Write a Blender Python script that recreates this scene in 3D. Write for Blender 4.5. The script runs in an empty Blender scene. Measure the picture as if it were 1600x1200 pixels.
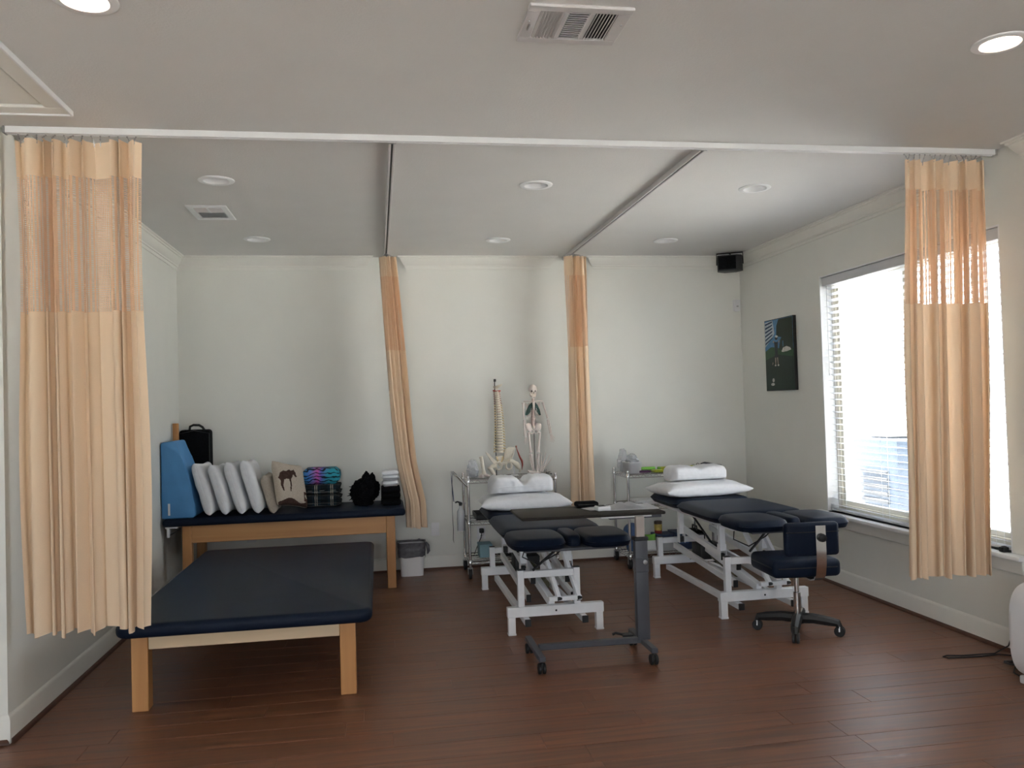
import bpy, bmesh, math, random
from mathutils import Vector, Matrix, Euler, noise
from math import sin, cos, pi, radians, sqrt

scene = bpy.context.scene
COL = scene.collection
random.seed(7)

# ------------------------------------------------------------------ camera
H, W, T = 3.05, 5.59, 3.638          # ceiling height, room width, curtain-track distance from back wall
def make_camera():
    fpx, yaw, pitch, roll = 1287.98, 0.1621, 0.0235, -0.0289
    f = Vector((sin(yaw)*cos(pitch), cos(yaw)*cos(pitch), sin(pitch)))
    r = Vector((cos(yaw), -sin(yaw), 0)); u = r.cross(f)
    r2 = r*cos(roll) + u*sin(roll); u2 = u*cos(roll) - r*sin(roll)
    m = Matrix((r2, u2, -f)).transposed().to_4x4()
    m.translation = Vector((1.8278, -8.0828, 1.5924))
    cd = bpy.data.cameras.new('camera'); cd.sensor_width = 36; cd.lens = fpx/1600*36
    cd.clip_start = .05; cd.clip_end = 200
    co = bpy.data.objects.new('camera', cd); co.matrix_world = m; COL.objects.link(co)
    scene.camera = co
make_camera()

# ------------------------------------------------------------------ sky, daylight, exposure
vs = scene.view_settings
vs.view_transform = 'Standard'; vs.look = 'None'; vs.gamma = 1; vs.use_curve_mapping = False
vs.exposure = 0.62
world = bpy.data.worlds.new('sky'); scene.world = world; world.use_nodes = True
wn = world.node_tree.nodes; wl = world.node_tree.links
bg = wn["Background"]; bg.inputs[0].default_value = (0.87, 0.94, 1.0, 1); bg.inputs[1].default_value = 6.0
def sun():
    ld = bpy.data.lights.new("sun", "SUN"); ld.energy = 52; ld.angle = radians(1); ld.color = (1, .95, .88)
    o = bpy.data.objects.new("sun", ld); o.rotation_euler = Vector((.15, -.45, -.88)).to_track_quat("-Z", "Y").to_euler(); COL.objects.link(o)
sun()

def portal(loc, rot, sx, sy):
    ld = bpy.data.lights.new('window_portal', 'AREA'); ld.shape = 'RECTANGLE'; ld.size = sx; ld.size_y = sy
    ld.cycles.is_portal = True
    o = bpy.data.objects.new('window_portal', ld); o.location = loc; o.rotation_euler = rot; COL.objects.link(o)
portal((W+.16, -2.59, 1.6), (0, radians(90), 0), 2.06, 2.08)         # light enters towards -X
REAR = -10.4
REAR_WINDOWS = [(-1.9, -0.3, .55, 2.45), (0.5, 2.1, .55, 2.45), (2.9, 4.1, .55, 2.45)]
for x0, x1, z0, z1 in REAR_WINDOWS:
    portal(((x0+x1)/2, REAR-.15, (z0+z1)/2), (radians(90), 0, 0), x1-x0, z1-z0)

# ------------------------------------------------------------------ materials
def new_mat(name):
    m = bpy.data.materials.new(name); m.use_nodes = True
    nt = m.node_tree; p = nt.nodes['Principled BSDF']
    return m, nt, p
def link(nt, a, b): nt.links.new(a, b)
def node(nt, t, **k):
    n = nt.nodes.new(t)
    for a, v in k.items(): setattr(n, a, v)
    return n
def ramp(nt, stops, interp='LINEAR'):
    r = node(nt, 'ShaderNodeValToRGB'); r.color_ramp.interpolation = interp
    el = r.color_ramp.elements
    while len(el) < len(stops): el.new(.5)
    for e, (p, c) in zip(el, stops): e.position = p; e.color = (*c, 1)
    return r
def simple(name, col, rough=.6, metal=0, spec=.5, var=.06, scale=12, bump=0, bscale=60, coat=0, sheen=0, coord='Object', trans=0):
    m, nt, p = new_mat(name)
    tc = node(nt, 'ShaderNodeTexCoord')
    n = node(nt, 'ShaderNodeTexNoise'); n.inputs['Scale'].default_value = scale; n.inputs['Detail'].default_value = 4
    link(nt, tc.outputs[coord], n.inputs['Vector'])
    a = tuple(max(0, c*(1-var)) for c in col); b = tuple(min(1, c*(1+var)) for c in col)
    r = ramp(nt, [(.3, a), (.7, b)]); link(nt, n.outputs['Fac'], r.inputs['Fac']); link(nt, r.outputs['Color'], p.inputs['Base Color'])
    p.inputs['Roughness'].default_value = rough; p.inputs['Metallic'].default_value = metal
    p.inputs['Specular IOR Level'].default_value = spec; p.inputs['Coat Weight'].default_value = coat
    p.inputs['Sheen Weight'].default_value = sheen
    if bump:
        n2 = node(nt, 'ShaderNodeTexNoise'); n2.inputs['Scale'].default_value = bscale; n2.inputs['Detail'].default_value = 5
        link(nt, tc.outputs[coord], n2.inputs['Vector'])
        b_ = node(nt, 'ShaderNodeBump'); b_.inputs['Strength'].default_value = bump; b_.inputs['Distance'].default_value = .004
        link(nt, n2.outputs['Fac'], b_.inputs['Height']); link(nt, b_.outputs['Normal'], p.inputs['Normal'])
    if trans:
        t = node(nt, 'ShaderNodeBsdfTranslucent'); link(nt, r.outputs['Color'], t.inputs['Color'])
        mx = node(nt, 'ShaderNodeMixShader'); mx.inputs[0].default_value = trans
        out = nt.nodes['Material Output']
        link(nt, p.outputs[0], mx.inputs[1]); link(nt, t.outputs[0], mx.inputs[2]); link(nt, mx.outputs[0], out.inputs[0])
    return m
def emit(name, col, s):
    m, nt, p = new_mat(name)
    p.inputs['Base Color'].default_value = (*col, 1); p.inputs['Emission Color'].default_value = (*col, 1); p.inputs['Emission Strength'].default_value = s
    return m
def wood_mat(name, c1, c2, c3, axis='X', scale=1.0, rough=.4, rand=0.0, coat=0):
    """streaky grain along one object axis; rand varies the tone from object to object"""
    m, nt, p = new_mat(name)
    tc = node(nt, 'ShaderNodeTexCoord'); mp = node(nt, 'ShaderNodeMapping')
    s = {'X': (.7, 14, 14), 'Y': (14, .7, 14), 'Z': (14, 14, .7)}[axis]
    mp.inputs['Scale'].default_value = tuple(v*scale for v in s)
    oi = node(nt, 'ShaderNodeObjectInfo')
    add = node(nt, 'ShaderNodeVectorMath', operation='ADD'); mul = node(nt, 'ShaderNodeMath', operation='MULTIPLY'); mul.inputs[1].default_value = 40
    link(nt, oi.outputs['Random'], mul.inputs[0]); link(nt, tc.outputs['Object'], add.inputs[0])
    cmb = node(nt, 'ShaderNodeCombineXYZ'); link(nt, mul.outputs[0], cmb.inputs[0]); link(nt, mul.outputs[0], cmb.inputs[1])
    link(nt, cmb.outputs[0], add.inputs[1]); link(nt, add.outputs[0], mp.inputs['Vector'])
    n = node(nt, 'ShaderNodeTexNoise'); n.inputs['Scale'].default_value = 1.6; n.inputs['Detail'].default_value = 8; n.inputs['Distortion'].default_value = .6
    link(nt, mp.outputs[0], n.inputs['Vector'])
    r = ramp(nt, [(.28, c1), (.5, c2), (.78, c3)]); link(nt, n.outputs['Fac'], r.inputs['Fac'])
    hs = node(nt, 'ShaderNodeHueSaturation'); link(nt, r.outputs[0], hs.inputs['Color'])
    mr = node(nt, 'ShaderNodeMapRange'); mr.inputs[3].default_value = 1-rand; mr.inputs[4].default_value = 1+rand
    link(nt, oi.outputs['Random'], mr.inputs[0]); link(nt, mr.outputs[0], hs.inputs['Value'])
    link(nt, hs.outputs[0], p.inputs['Base Color'])
    rr = ramp(nt, [(.3, (rough*.85,)*3), (.7, (rough*1.15,)*3)]); link(nt, n.outputs['Fac'], rr.inputs[0]); link(nt, rr.outputs[0], p.inputs['Roughness'])
    b = node(nt, 'ShaderNodeBump'); b.inputs['Strength'].default_value = .08; b.inputs['Distance'].default_value = .002
    link(nt, n.outputs['Fac'], b.inputs['Height']); link(nt, b.outputs[0], p.inputs['Normal'])
    p.inputs['Coat Weight'].default_value = coat
    return m
def curtain_mat(name, col, mesh=False):
    m, nt, p = new_mat(name)
    tc = node(nt, 'ShaderNodeTexCoord')
    n = node(nt, 'ShaderNodeTexNoise'); n.inputs['Scale'].default_value = 220; link(nt, tc.outputs['UV'], n.inputs['Vector'])
    r = ramp(nt, [(.3, tuple(c*.95 for c in col)), (.7, col)]); link(nt, n.outputs[0], r.inputs[0])
    link(nt, r.outputs[0], p.inputs['Base Color']); p.inputs['Roughness'].default_value = .9; p.inputs['Specular IOR Level'].default_value = .15
    p.inputs['Sheen Weight'].default_value = .15
    t = node(nt, 'ShaderNodeBsdfTranslucent'); link(nt, r.outputs[0], t.inputs['Color'])
    mx = node(nt, 'ShaderNodeMixShader'); mx.inputs[0].default_value = .2
    out = nt.nodes['Material Output']
    link(nt, p.outputs[0], mx.inputs[1]); link(nt, t.outputs[0], mx.inputs[2])
    if not mesh:
        link(nt, mx.outputs[0], out.inputs[0]); return m
    sx = node(nt, 'ShaderNodeSeparateXYZ'); link(nt, tc.outputs['UV'], sx.inputs[0])
    def cell(src, pitch, duty):
        d = node(nt, 'ShaderNodeMath', operation='DIVIDE'); d.inputs[1].default_value = pitch; link(nt, src, d.inputs[0])
        f = node(nt, 'ShaderNodeMath', operation='FRACT'); link(nt, d.outputs[0], f.inputs[0])
        l = node(nt, 'ShaderNodeMath', operation='LESS_THAN'); l.inputs[1].default_value = duty; link(nt, f.outputs[0], l.inputs[0])
        return l.outputs[0]
    a = cell(sx.outputs[0], .021, .55); b = cell(sx.outputs[1], .0095, .55)
    ml = node(nt, 'ShaderNodeMath', operation='MULTIPLY'); link(nt, a, ml.inputs[0]); link(nt, b, ml.inputs[1])
    tr = node(nt, 'ShaderNodeBsdfTransparent'); mx2 = node(nt, 'ShaderNodeMixShader')
    link(nt, ml.outputs[0], mx2.inputs[0]); link(nt, mx.outputs[0], mx2.inputs[1]); link(nt, tr.outputs[0], mx2.inputs[2])
    link(nt, mx2.outputs[0], out.inputs[0])
    return m
def glass_mat(name, tint=(1, 1, 1), rough=0.0, amount=.9):
    m, nt, p = new_mat(name)
    t = node(nt, 'ShaderNodeBsdfTransparent'); t.inputs[0].default_value = (*tint, 1)
    p.inputs['Base Color'].default_value = (*[c*.9 for c in tint], 1); p.inputs['Roughness'].default_value = max(.03, rough)
    fr = node(nt, 'ShaderNodeFresnel'); fr.inputs[0].default_value = 1.3
    sub = node(nt, 'ShaderNodeMath', operation='MULTIPLY_ADD'); sub.inputs[1].default_value = -amount; sub.inputs[2].default_value = amount
    link(nt, fr.outputs[0], sub.inputs[0])
    mx = node(nt, 'ShaderNodeMixShader'); link(nt, sub.outputs[0], mx.inputs[0]); link(nt, p.outputs[0], mx.inputs[1]); link(nt, t.outputs[0], mx.inputs[2])
    link(nt, mx.outputs[0], nt.nodes['Material Output'].inputs[0])
    return m

M = {}
M['wall'] = simple('wall_paint', (.785, .79, .745), .75, var=.015, scale=3, bump=.12, bscale=140)
M['ceil'] = simple('ceiling_paint', (.72, .715, .70), .85, var=.015, scale=3, bump=.35, bscale=110)
M['trim'] = simple('trim_paint', (.80, .795, .75), .45, var=.01)
M['white_trim'] = simple('white_gloss_paint', (.84, .85, .86), .35, var=.01)
M['floor'] = wood_mat('floor_vinyl', (.100, .037, .0175), (.160, .066, .034), (.250, .108, .056), 'X', 1.35, .40, .07)
M['shoe'] = wood_mat('shoe_wood', (.06, .025, .015), (.09, .036, .02), (.12, .05, .03), 'X', 1, .5)
M['maple'] = wood_mat('maple', (.42, .19, .062), (.50, .245, .088), (.58, .305, .125), 'Z', .5, .45, .05)
M['maple_x'] = wood_mat('maple_rail', (.42, .195, .065), (.50, .25, .09), (.58, .31, .13), 'X', .5, .45, .05)
M['pale_x'] = wood_mat('pale_birch_rail', (.58, .42, .25), (.66, .50, .32), (.72, .57, .39), 'X', .4, .5, .05)
M['navy'] = simple('navy_vinyl', (.009, .0145, .030), .48, spec=.10, var=.12, scale=6, bump=.06, bscale=300)
M['black'] = simple('black_plastic', (.012, .012, .013), .5, var=.2)
M['blackfab'] = simple('black_fabric', (.006, .006, .007), .95, spec=.1, var=.3, scale=60, bump=.3, bscale=200)
M['enamel'] = simple('white_enamel', (.84, .85, .88), .35, var=.03)
M['chrome'] = simple('chrome', (.68, .68, .69), .16, metal=1, var=.02)
M['steel'] = simple('brushed_steel', (.45, .45, .46), .35, metal=1, var=.05)
M['grey_metal'] = simple('grey_powder_coat', (.070, .073, .088), .45, var=.05)
M['dark_top'] = simple('dark_laminate', (.030, .026, .023), .55, spec=.12, var=.05)
M['white_fab'] = simple('white_cotton', (.87, .88, .91), .95, spec=.2, var=.03, scale=30, bump=.25, bscale=40, trans=.1)
M['beige_fab'] = simple('beige_linen', (.48, .42, .35), .95, spec=.2, var=.1, scale=90, bump=.3, bscale=180)
M['brown_print'] = simple('dark_brown_print', (.07, .04, .032), .95, spec=.1, var=.2, scale=40)
M['blue_fab'] = simple('blue_vinyl_cover', (.075, .27, .56), .55, var=.08, scale=5, bump=.25, bscale=14)
M['white_plastic'] = simple('white_plastic', (.78, .78, .80), .35, var=.01)
M['bone'] = simple('ivory_bone', (.72, .66, .55), .5, var=.06, scale=40)
M['pinkbone'] = simple('pale_pink_bone', (.74, .66, .61), .5, var=.06, scale=40)
M['curtain'] = curtain_mat('peach_curtain', (.93, .735, .535))
M['curtain_mesh'] = curtain_mat('peach_curtain_net', (.89, .63, .42), mesh=True)
def pane_mat():
    m, nt, p = new_mat('window_glass'); nt.nodes.remove(p)
    t = node(nt, 'ShaderNodeBsdfTransparent'); g = node(nt, 'ShaderNodeBsdfGlossy'); g.inputs['Roughness'].default_value = .02
    t.inputs[0].default_value = (.96, .96, .96, 1)
    mx = node(nt, 'ShaderNodeMixShader'); mx.inputs[0].default_value = .05
    link(nt, t.outputs[0], mx.inputs[1]); link(nt, g.outputs[0], mx.inputs[2]); link(nt, mx.outputs[0], nt.nodes['Material Output'].inputs[0])
    return m
M['glass'] = pane_mat()
M['bulb'] = emit('lamp_lens', (1.0, .78, .58), 20.0)
M['lens_off'] = simple('lamp_lens_off', (.75, .76, .76), .4, var=.01)
M['paper'] = simple('paper', (.80, .80, .82), .8, var=.04, scale=50)
M['slat'] = simple('blind_slat', (.80, .82, .85), .4, var=.01, trans=.06)

# ------------------------------------------------------------------ mesh helper
class B:
    def __init__(s): s.bm = bmesh.new(); s.mats = []
    def _mi(s, mat):
        if mat is None: return 0
        if mat not in s.mats: s.mats.append(mat)
        return s.mats.index(mat)
    def _merge(s, t, mtx=None, mi=0):
        if mtx is not None: t.transform(mtx)
        vm = {v: s.bm.verts.new(v.co) for v in t.verts}
        for f in t.faces:
            try: nf = s.bm.faces.new([vm[v] for v in f.verts]); nf.material_index = mi
            except ValueError: pass
        t.free()
    def box(s, x0, x1, y0, y1, z0, z1, bev=0, seg=2, mtx=None, mat=None):
        t = bmesh.new(); bmesh.ops.create_cube(t, size=1)
        for v in t.verts:
            v.co = Vector(((x0+x1)/2 + v.co.x*(x1-x0), (y0+y1)/2 + v.co.y*(y1-y0), (z0+z1)/2 + v.co.z*(z1-z0)))
        if bev: bmesh.ops.bevel(t, geom=list(t.edges), offset=min(bev, .49*min(abs(x1-x0), abs(y1-y0), abs(z1-z0))), segments=seg, profile=.5, affect='EDGES')
        s._merge(t, mtx, s._mi(mat)); return s
    def beam(s, a, b, w, h, bev=.002, up=(0, 0, 1), mat=None):
        """square bar from a to b"""
        a, b = Vector(a), Vector(b); d = (b-a); L = d.length; d.normalize(); up = Vector(up)
        if abs(d.dot(up)) > .98: up = Vector((0, 1, 0))
        x = d.cross(up).normalized(); z = x.cross(d)
        m = Matrix((x, d, z)).transposed().to_4x4(); m.translation = a
        return s.box(-w/2, w/2, 0, L, -h/2, h/2, bev, 1, m, mat)
    def tube(s, pts, r, n=8, closed=False, mat=None, flat=1.0):
        pts = [Vector(p) for p in pts]; k = len(pts); rs = r if isinstance(r, (list, tuple)) else [r]*k
        mi = s._mi(mat); rings = []; prev = None
        for i, p in enumerate(pts):
            if closed: d = pts[(i+1) % k] - pts[i-1]
            else: d = pts[min(i+1, k-1)] - pts[max(i-1, 0)]
            if d.length < 1e-9: d = Vector((0, 0, 1))
            d.normalize()
            if prev is None:
                a = Vector((0, 0, 1)) if abs(d.z) < .9 else Vector((1, 0, 0))
                x = d.cross(a).normalized()
            else: x = (prev - d*prev.dot(d)); x = x.normalized() if x.length > 1e-6 else d.orthogonal().normalized()
            prev = x; y = d.cross(x)
            rings.append([s.bm.verts.new(p + (x*cos(2*pi*j/n) + y*sin(2*pi*j/n)*flat)*rs[i]) for j in range(n)])
        m = k if closed else k-1
        for i in range(m):
            A, C = rings[i], rings[(i+1) % k]
            for j in range(n):
                f = s.bm.faces.new((A[j], A[(j+1) % n], C[(j+1) % n], C[j])); f.material_index = mi
        if not closed:
            f = s.bm.faces.new(rings[0][::-1]); f.material_index = mi
            f = s.bm.faces.new(rings[-1]); f.material_index = mi
        return s
    def lathe(s, prof, c=(0, 0, 0), n=20, mtx=None, mat=None):
        mi = s._mi(mat); t = bmesh.new(); rings = []
        for r, z in prof:
            rings.append([t.verts.new((max(r, 1e-4)*cos(2*pi*j/n), max(r, 1e-4)*sin(2*pi*j/n), z)) for j in range(n)])
        for A, C in zip(rings, rings[1:]):
            for j in range(n): t.faces.new((A[j], A[(j+1) % n], C[(j+1) % n], C[j]))
        t.faces.new(rings[0][::-1]); t.faces.new(rings[-1])
        m = Matrix.Translation(c) @ (mtx or Matrix())
        s._merge(t, m, mi); return s
    def ball(s, c, r, n=14, mat=None, mtx=None):
        t = bmesh.new(); bmesh.ops.create_uvsphere(t, u_segments=n, v_segments=max(6, n*2//3), radius=1)
        r = r if isinstance(r, (list, tuple)) else (r, r, r)
        m = Matrix.Translation(c) @ (mtx or Matrix()) @ Matrix.Diagonal((*r, 1))
        s._merge(t, m, s._mi(mat)); return s
    def prism(s, poly, fn, mat=None):
        """poly: 2-D points; fn(u, v, t) -> point for t in 0..1"""
        mi = s._mi(mat); a = [s.bm.verts.new(fn(u, v, 0)) for u, v in poly]; b = [s.bm.verts.new(fn(u, v, 1)) for u, v in poly]
        n = len(poly)
        for f in [s.bm.faces.new(a[::-1]), s.bm.faces.new(b)] + [s.bm.faces.new((a[i], a[(i+1) % n], b[(i+1) % n], b[i])) for i in range(n)]: f.material_index = mi
        return s
    def grid(s, nu, nv, fn, mat=None, wrap=False):
        mi = s._mi(mat); g = [[s.bm.verts.new(fn(i/nu, j/nv)) for j in range(nv+1)] for i in range(nu if wrap else nu+1)]
        for i in range(nu):
            for j in range(nv):
                i2 = (i+1) % nu if wrap else i+1
                f = s.bm.faces.new((g[i][j], g[i2][j], g[i2][j+1], g[i][j+1])); f.material_index = mi
        return s
    def done(s, name, mat=None, parent=None, smooth=True, sharp=38, uv=None):
        me = bpy.data.meshes.new(name); bmesh.ops.recalc_face_normals(s.bm, faces=list(s.bm.faces))
        if uv:
            L = s.bm.loops.layers.uv.new('UVMap')
            for f in s.bm.faces:
                for l in f.loops: l[L].uv = uv[l.vert.index]
        s.bm.to_mesh(me); s.bm.free()
        if mat is not None and not s.mats: me.materials.append(M[mat])
        for k in s.mats: me.materials.append(M[k])
        if smooth:
            me.shade_smooth(); me.set_sharp_from_angle(angle=radians(sharp))
        o = bpy.data.objects.new(name, me); COL.objects.link(o)
        if parent is not None: o.parent = parent
        return o

def tag(o, label, cat, group=None):
    o['label'] = label; o['category'] = cat
    if group: o['group'] = group
    return o
def thing(name, label, cat, loc=(0, 0, 0), rz=0, group=None):
    o = bpy.data.objects.new(name, None); o.empty_display_size = .05; COL.objects.link(o)
    o.location = loc; o.rotation_euler = (0, 0, rz)
    return tag(o, label, cat, group)
def struct(o): o['kind'] = 'structure'; return o
def dup(root, loc, rz=None, label=None, group=None):
    r = root.copy(); COL.objects.link(r); r.location = loc
    if rz is not None: r.rotation_euler = (0, 0, rz)
    if label: r['label'] = label
    if group: r['group'] = group
    for ch in root.children:
        c = ch.copy(); COL.objects.link(c); c.parent = r
        for g in ch.children:
            d = g.copy(); COL.objects.link(d); d.parent = c
    return r

# ------------------------------------------------------------------ the room
XL = -2.7                                     # far side of the open area to the left
b = B()
b.box(XL-.12, W+.3, REAR-.2, .12, -.2, -.005)
floor = struct(b.done('floor', 'floor', smooth=False))
def planks():
    pw, pl = .18, 1.22; me = {}
    rows = int(5.9/pw)
    for i in range(rows+1):
        y1 = -i*pw; y0 = max(y1-pw, -5.95)
        off = random.uniform(0, pl); x = -0.75 - off
        while x < W:
            x0, x1 = max(x, -0.75), min(x+pl, W)
            x += pl
            if x1-x0 < .03: continue
            if y1 < -T-.1 or x0 >= -.001: pass
            else: x0 = max(x0, 0.0)
            if x1-x0 < .03: continue
            L = round(x1-x0, 3); wd = round(y1-y0, 3)
            if (L, wd) not in me:
                t = B(); t.box(-L/2+.0006, L/2-.0006, -wd/2+.0006, wd/2-.0006, -.006, 0, .0012, 1)
                o = t.done('plank', 'floor', floor, smooth=False); me[(L, wd)] = o.data
            else:
                o = bpy.data.objects.new('plank', me[(L, wd)]); COL.objects.link(o); o.parent = floor
            o.location = ((x0+x1)/2, (y0+y1)/2, 0)
planks()
LIGHTS = [(.86, -2.70), (2.91, -2.70), (4.47, -2.70), (.85, -.86), (2.92, -.86), (4.48, -.86), (.85, -5.03), (4.45, -5.03), (.85, -7.3), (2.7, -7.3), (4.45, -7.3)]
def ceiling():
    b = B(); X0, X1, Y0, Y1 = XL-.12, W+.3, REAR-.2, .12; h = .15; r = .076
    quad = lambda x0, x1, y0, y1: b.bm.faces.new([b.bm.verts.new((x, y, H)) for x, y in ((x0, y0), (x1, y0), (x1, y1), (x0, y1))])
    y = Y1
    for yy in sorted({l[1] for l in LIGHTS}, reverse=True):
        quad(X0, X1, yy+h, y); x = X0
        for lx, _ in sorted(l for l in LIGHTS if l[1] == yy):
            quad(x, lx-h, yy-h, yy+h); x = lx+h
            n = 40; inn, outr = [], []
            for i in range(n):
                a = 2*pi*i/n+pi/4; c, s = cos(a), sin(a); k = h/max(abs(c), abs(s))
                inn.append(b.bm.verts.new((lx+r*c, yy+r*s, H))); outr.append(b.bm.verts.new((lx+k*c, yy+k*s, H)))
            for i in range(n): b.bm.faces.new((inn[i], inn[(i+1) % n], outr[(i+1) % n], outr[i]))
        quad(x, X1, yy-h, yy+h); y = yy-h
    quad(X0, X1, Y0, y)
    b.box(X0, X1, Y0, Y1, H+.13, H+.15)
    return struct(b.done('ceiling', 'ceil', smooth=False))
ceiling()
b = B(); b.box(XL-.5, W+.42, REAR-.42, .5, H+.15, H+.35); struct(b.done('added_roof', 'trim', smooth=False))  # unseen roof slab, its overhang added to cast shade outside the window
b = B(); b.box(-.12, W+.12, 0, .12, -.1, H); struct(b.done('wall_back', 'wall', smooth=False))
b = B(); b.box(-.14, 0, -T-.01, 0, -.1, H); struct(b.done('wall_left', 'wall', smooth=False))
b = B(); b.box(XL, -.14, -T-.01, -T+.13, -.1, H); struct(b.done('wall_return', 'wall', smooth=False))
b = B(); b.box(XL-.12, XL, REAR, -T+.13, -.1, H); struct(b.done('wall_far_left', 'wall', smooth=False))
WY0, WY1, WZ0, WZ1 = -3.63, -1.55, .60, 2.60
def holed_wall(name, make, span, holes):
    b = B(); a0, a1 = span; prev = a0
    for h0, h1, z0, z1 in sorted(holes):
        make(b, prev, h0, -.1, H); make(b, h0, h1, -.1, z0); make(b, h0, h1, z1, H); prev = h1
    make(b, prev, a1, -.1, H)
    return struct(b.done(name, 'wall', smooth=False))
holed_wall('wall_right', lambda b, a, c, z0, z1: b.box(W, W+.16, a, c, z0, z1), (REAR, 0), [(WY0, WY1, WZ0, WZ1)])
holed_wall('wall_rear', lambda b, a, c, z0, z1: b.box(a, c, REAR-.16, REAR, z0, z1), (XL-.12, W+.16), REAR_WINDOWS)

CP = .09                                      # crown projection
CROWN = [(0, 0), (0, -.125), (.010, -.125), (.013, -.112), (.013, -.100), (.022, -.098), (.024, -.086), (.036, -.074), (.050, -.052), (.060, -.034), (.062, -.026), (.072, -.024), (.074, -.012), (.088, -.010), (.09, 0)]
BASE = [(0, 0), (.015, 0), (.015, .108), (.0125, .114), (.0125, .119), (.009, .127), (.004, .134), (0, .137)]
SHOE = [(0, 0), (.019, 0), (.0175, .008), (.013, .0145), (.006, .019), (0, .021)]
def run(b, prof, p0, p1, nrm, z, k0, k1):
    p0, p1, nrm = Vector((*p0, 0)), Vector((*p1, 0)), Vector((*nrm, 0)); d = (p1-p0).normalized()
    b.prism(prof, lambda u, v, t: (p0 + d*(k0*u) if t == 0 else p1 - d*(k1*u)) + nrm*u + Vector((0, 0, z+v)))
def moulding(name, prof, runs, mat, z, base=0):
    b = B()
    for r in runs:
        r = list(r)
        if base: n = r[2]; r[0] = (r[0][0]+n[0]*base, r[0][1]+n[1]*base); r[1] = (r[1][0]+n[0]*base, r[1][1]+n[1]*base)
        run(b, prof, r[0], r[1], r[2], z, r[3], r[4])
    return struct(b.done(name, mat, sharp=25))
moulding('trim_1', CROWN, [((0, 0), (1.82-CP, 0), (0, -1), 1, -1), ((2.05+CP, 0), (3.64-CP, 0), (0, -1), -1, -1), ((3.93+CP, 0), (W, 0), (0, -1), -1, 1)], 'trim', H)
moulding('trim_2', CROWN, [((0, -3.50+CP), (0, 0), (1, 0), -1, 1)], 'trim', H)
moulding('trim_3', CROWN, [((W, 0), (W, -3.50+CP), (-1, 0), 1, -1), ((W, -3.77-CP), (W, REAR), (-1, 0), -1, 1)], 'trim', H)
moulding('trim_4', CROWN, [((XL, -T-.01), (-.16, -T-.01), (0, -1), 1, -1)], 'trim', H)
for nm, prof, mat, z, bs in (('baseboard', BASE, 'trim', 0, 0), ('shoe', SHOE, 'shoe', 0, .015)):
    k = dict(back='baseboard_back', left='baseboard_left', right='baseboard_right') if nm == 'baseboard' else dict(back='trim_5', left='trim_6', right='trim_7')
    moulding(k['back'], prof, [((0, 0), (W, 0), (0, -1), 1, 1)], mat, z, bs)
    moulding(k['left'], prof, [((XL, -T-.01), (0, -T-.01), (0, -1), 1, -1), ((0, -T-.01), (0, 0), (1, 0), -1, 1)], mat, z, bs)
    moulding(k['right'], prof, [((W, 0), (W, REAR), (-1, 0), 1, 1)], mat, z, bs)

# ---- the window in the right wall
def window_right():
    w = bpy.data.objects.new('window_1', None); COL.objects.link(w); w.location = (W, (WY0+WY1)/2, WZ0); struct(w)
    hw, ht = (WY1-WY0)/2, WZ1-WZ0
    b = B(); t = .012                                                   # reveal lining
    b.box(0, .16, -hw, -hw+t, 0, ht); b.box(0, .16, hw-t, hw, 0, ht); b.box(0, .16, -hw+t, hw-t, ht-t, ht)
    b.done('jamb', 'white_trim', w, smooth=False)
    b = B()                                                             # vinyl frame: outer + meeting stile + sashes
    for y0, y1, z0, z1 in ((-hw+t, -hw+.07, 0, ht-t), (hw-.07, hw-t, 0, ht-t), (-hw+.07, hw-.07, ht-.07, ht-t), (-hw+.07, hw-.07, 0, .06), (-.035, .035, .06, ht-.07)):
        b.box(.10, .155, y0, y1, z0, z1, .004, 1)
    b.done('window_frame', 'vinyl', w, smooth=False)
    for y0, y1 in ((-hw+.07, -.035), (.035, hw-.07)):
        for z0, z1, xx in ((.06, ht-.07, .112),):
            s = B()
            for a in ((y0, y0+.04, z0, z1), (y1-.04, y1, z0, z1), (y0+.04, y1-.04, z0, z0+.04), (y0+.04, y1-.04, z1-.04, z1)):
                s.box(xx, xx+.02, a[0], a[1], a[2], a[3], .003, 1)
            so = s.done('sash', 'vinyl', w, smooth=False)
            g = B(); g.box(xx+.008, xx+.012, y0+.04, y1-.04, z0+.04, z1-.04); g.done('pane', 'glass', so, smooth=False)
    b = B(); b.box(-.065, .10, -hw-.12, hw+.11, -.028, 0, .006, 2); b.done('window_sill', 'white_trim', w)
    b = B(); b.box(-.018, 0, -hw-.09, hw+.08, -.115, -.028, .004, 1); b.done('apron', 'trim', w)
    return w
M['vinyl'] = simple('almond_vinyl', (.62, .58, .48), .45, var=.02)
window_right()
for i, (x0, x1, z0, z1) in enumerate(REAR_WINDOWS):
    w = bpy.data.objects.new('window_%d' % (i+2), None); COL.objects.link(w); w.location = ((x0+x1)/2, REAR, z0); struct(w)
    hw, ht = (x1-x0)/2, z1-z0
    b = B()
    for a in ((-hw, -hw+.05, 0, ht), (hw-.05, hw, 0, ht), (-hw+.05, hw-.05, 0, .05), (-hw+.05, hw-.05, ht-.05, ht), (-hw+.05, hw-.05, ht/2-.02, ht/2+.02)):
        b.box(a[0], a[1], -.12, -.07, a[2], a[3])
    b.done('window_frame', 'white_trim', w, smooth=False)
    b = B(); b.box(-hw+.05, hw-.05, -.10, -.096, .05, ht-.05); b.done('pane', 'glass', w, smooth=False)
    b = B(); b.box(-hw-.06, hw+.06, -.02, .05, -.03, 0); b.done('window_sill', 'white_trim', w, smooth=False)

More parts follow.
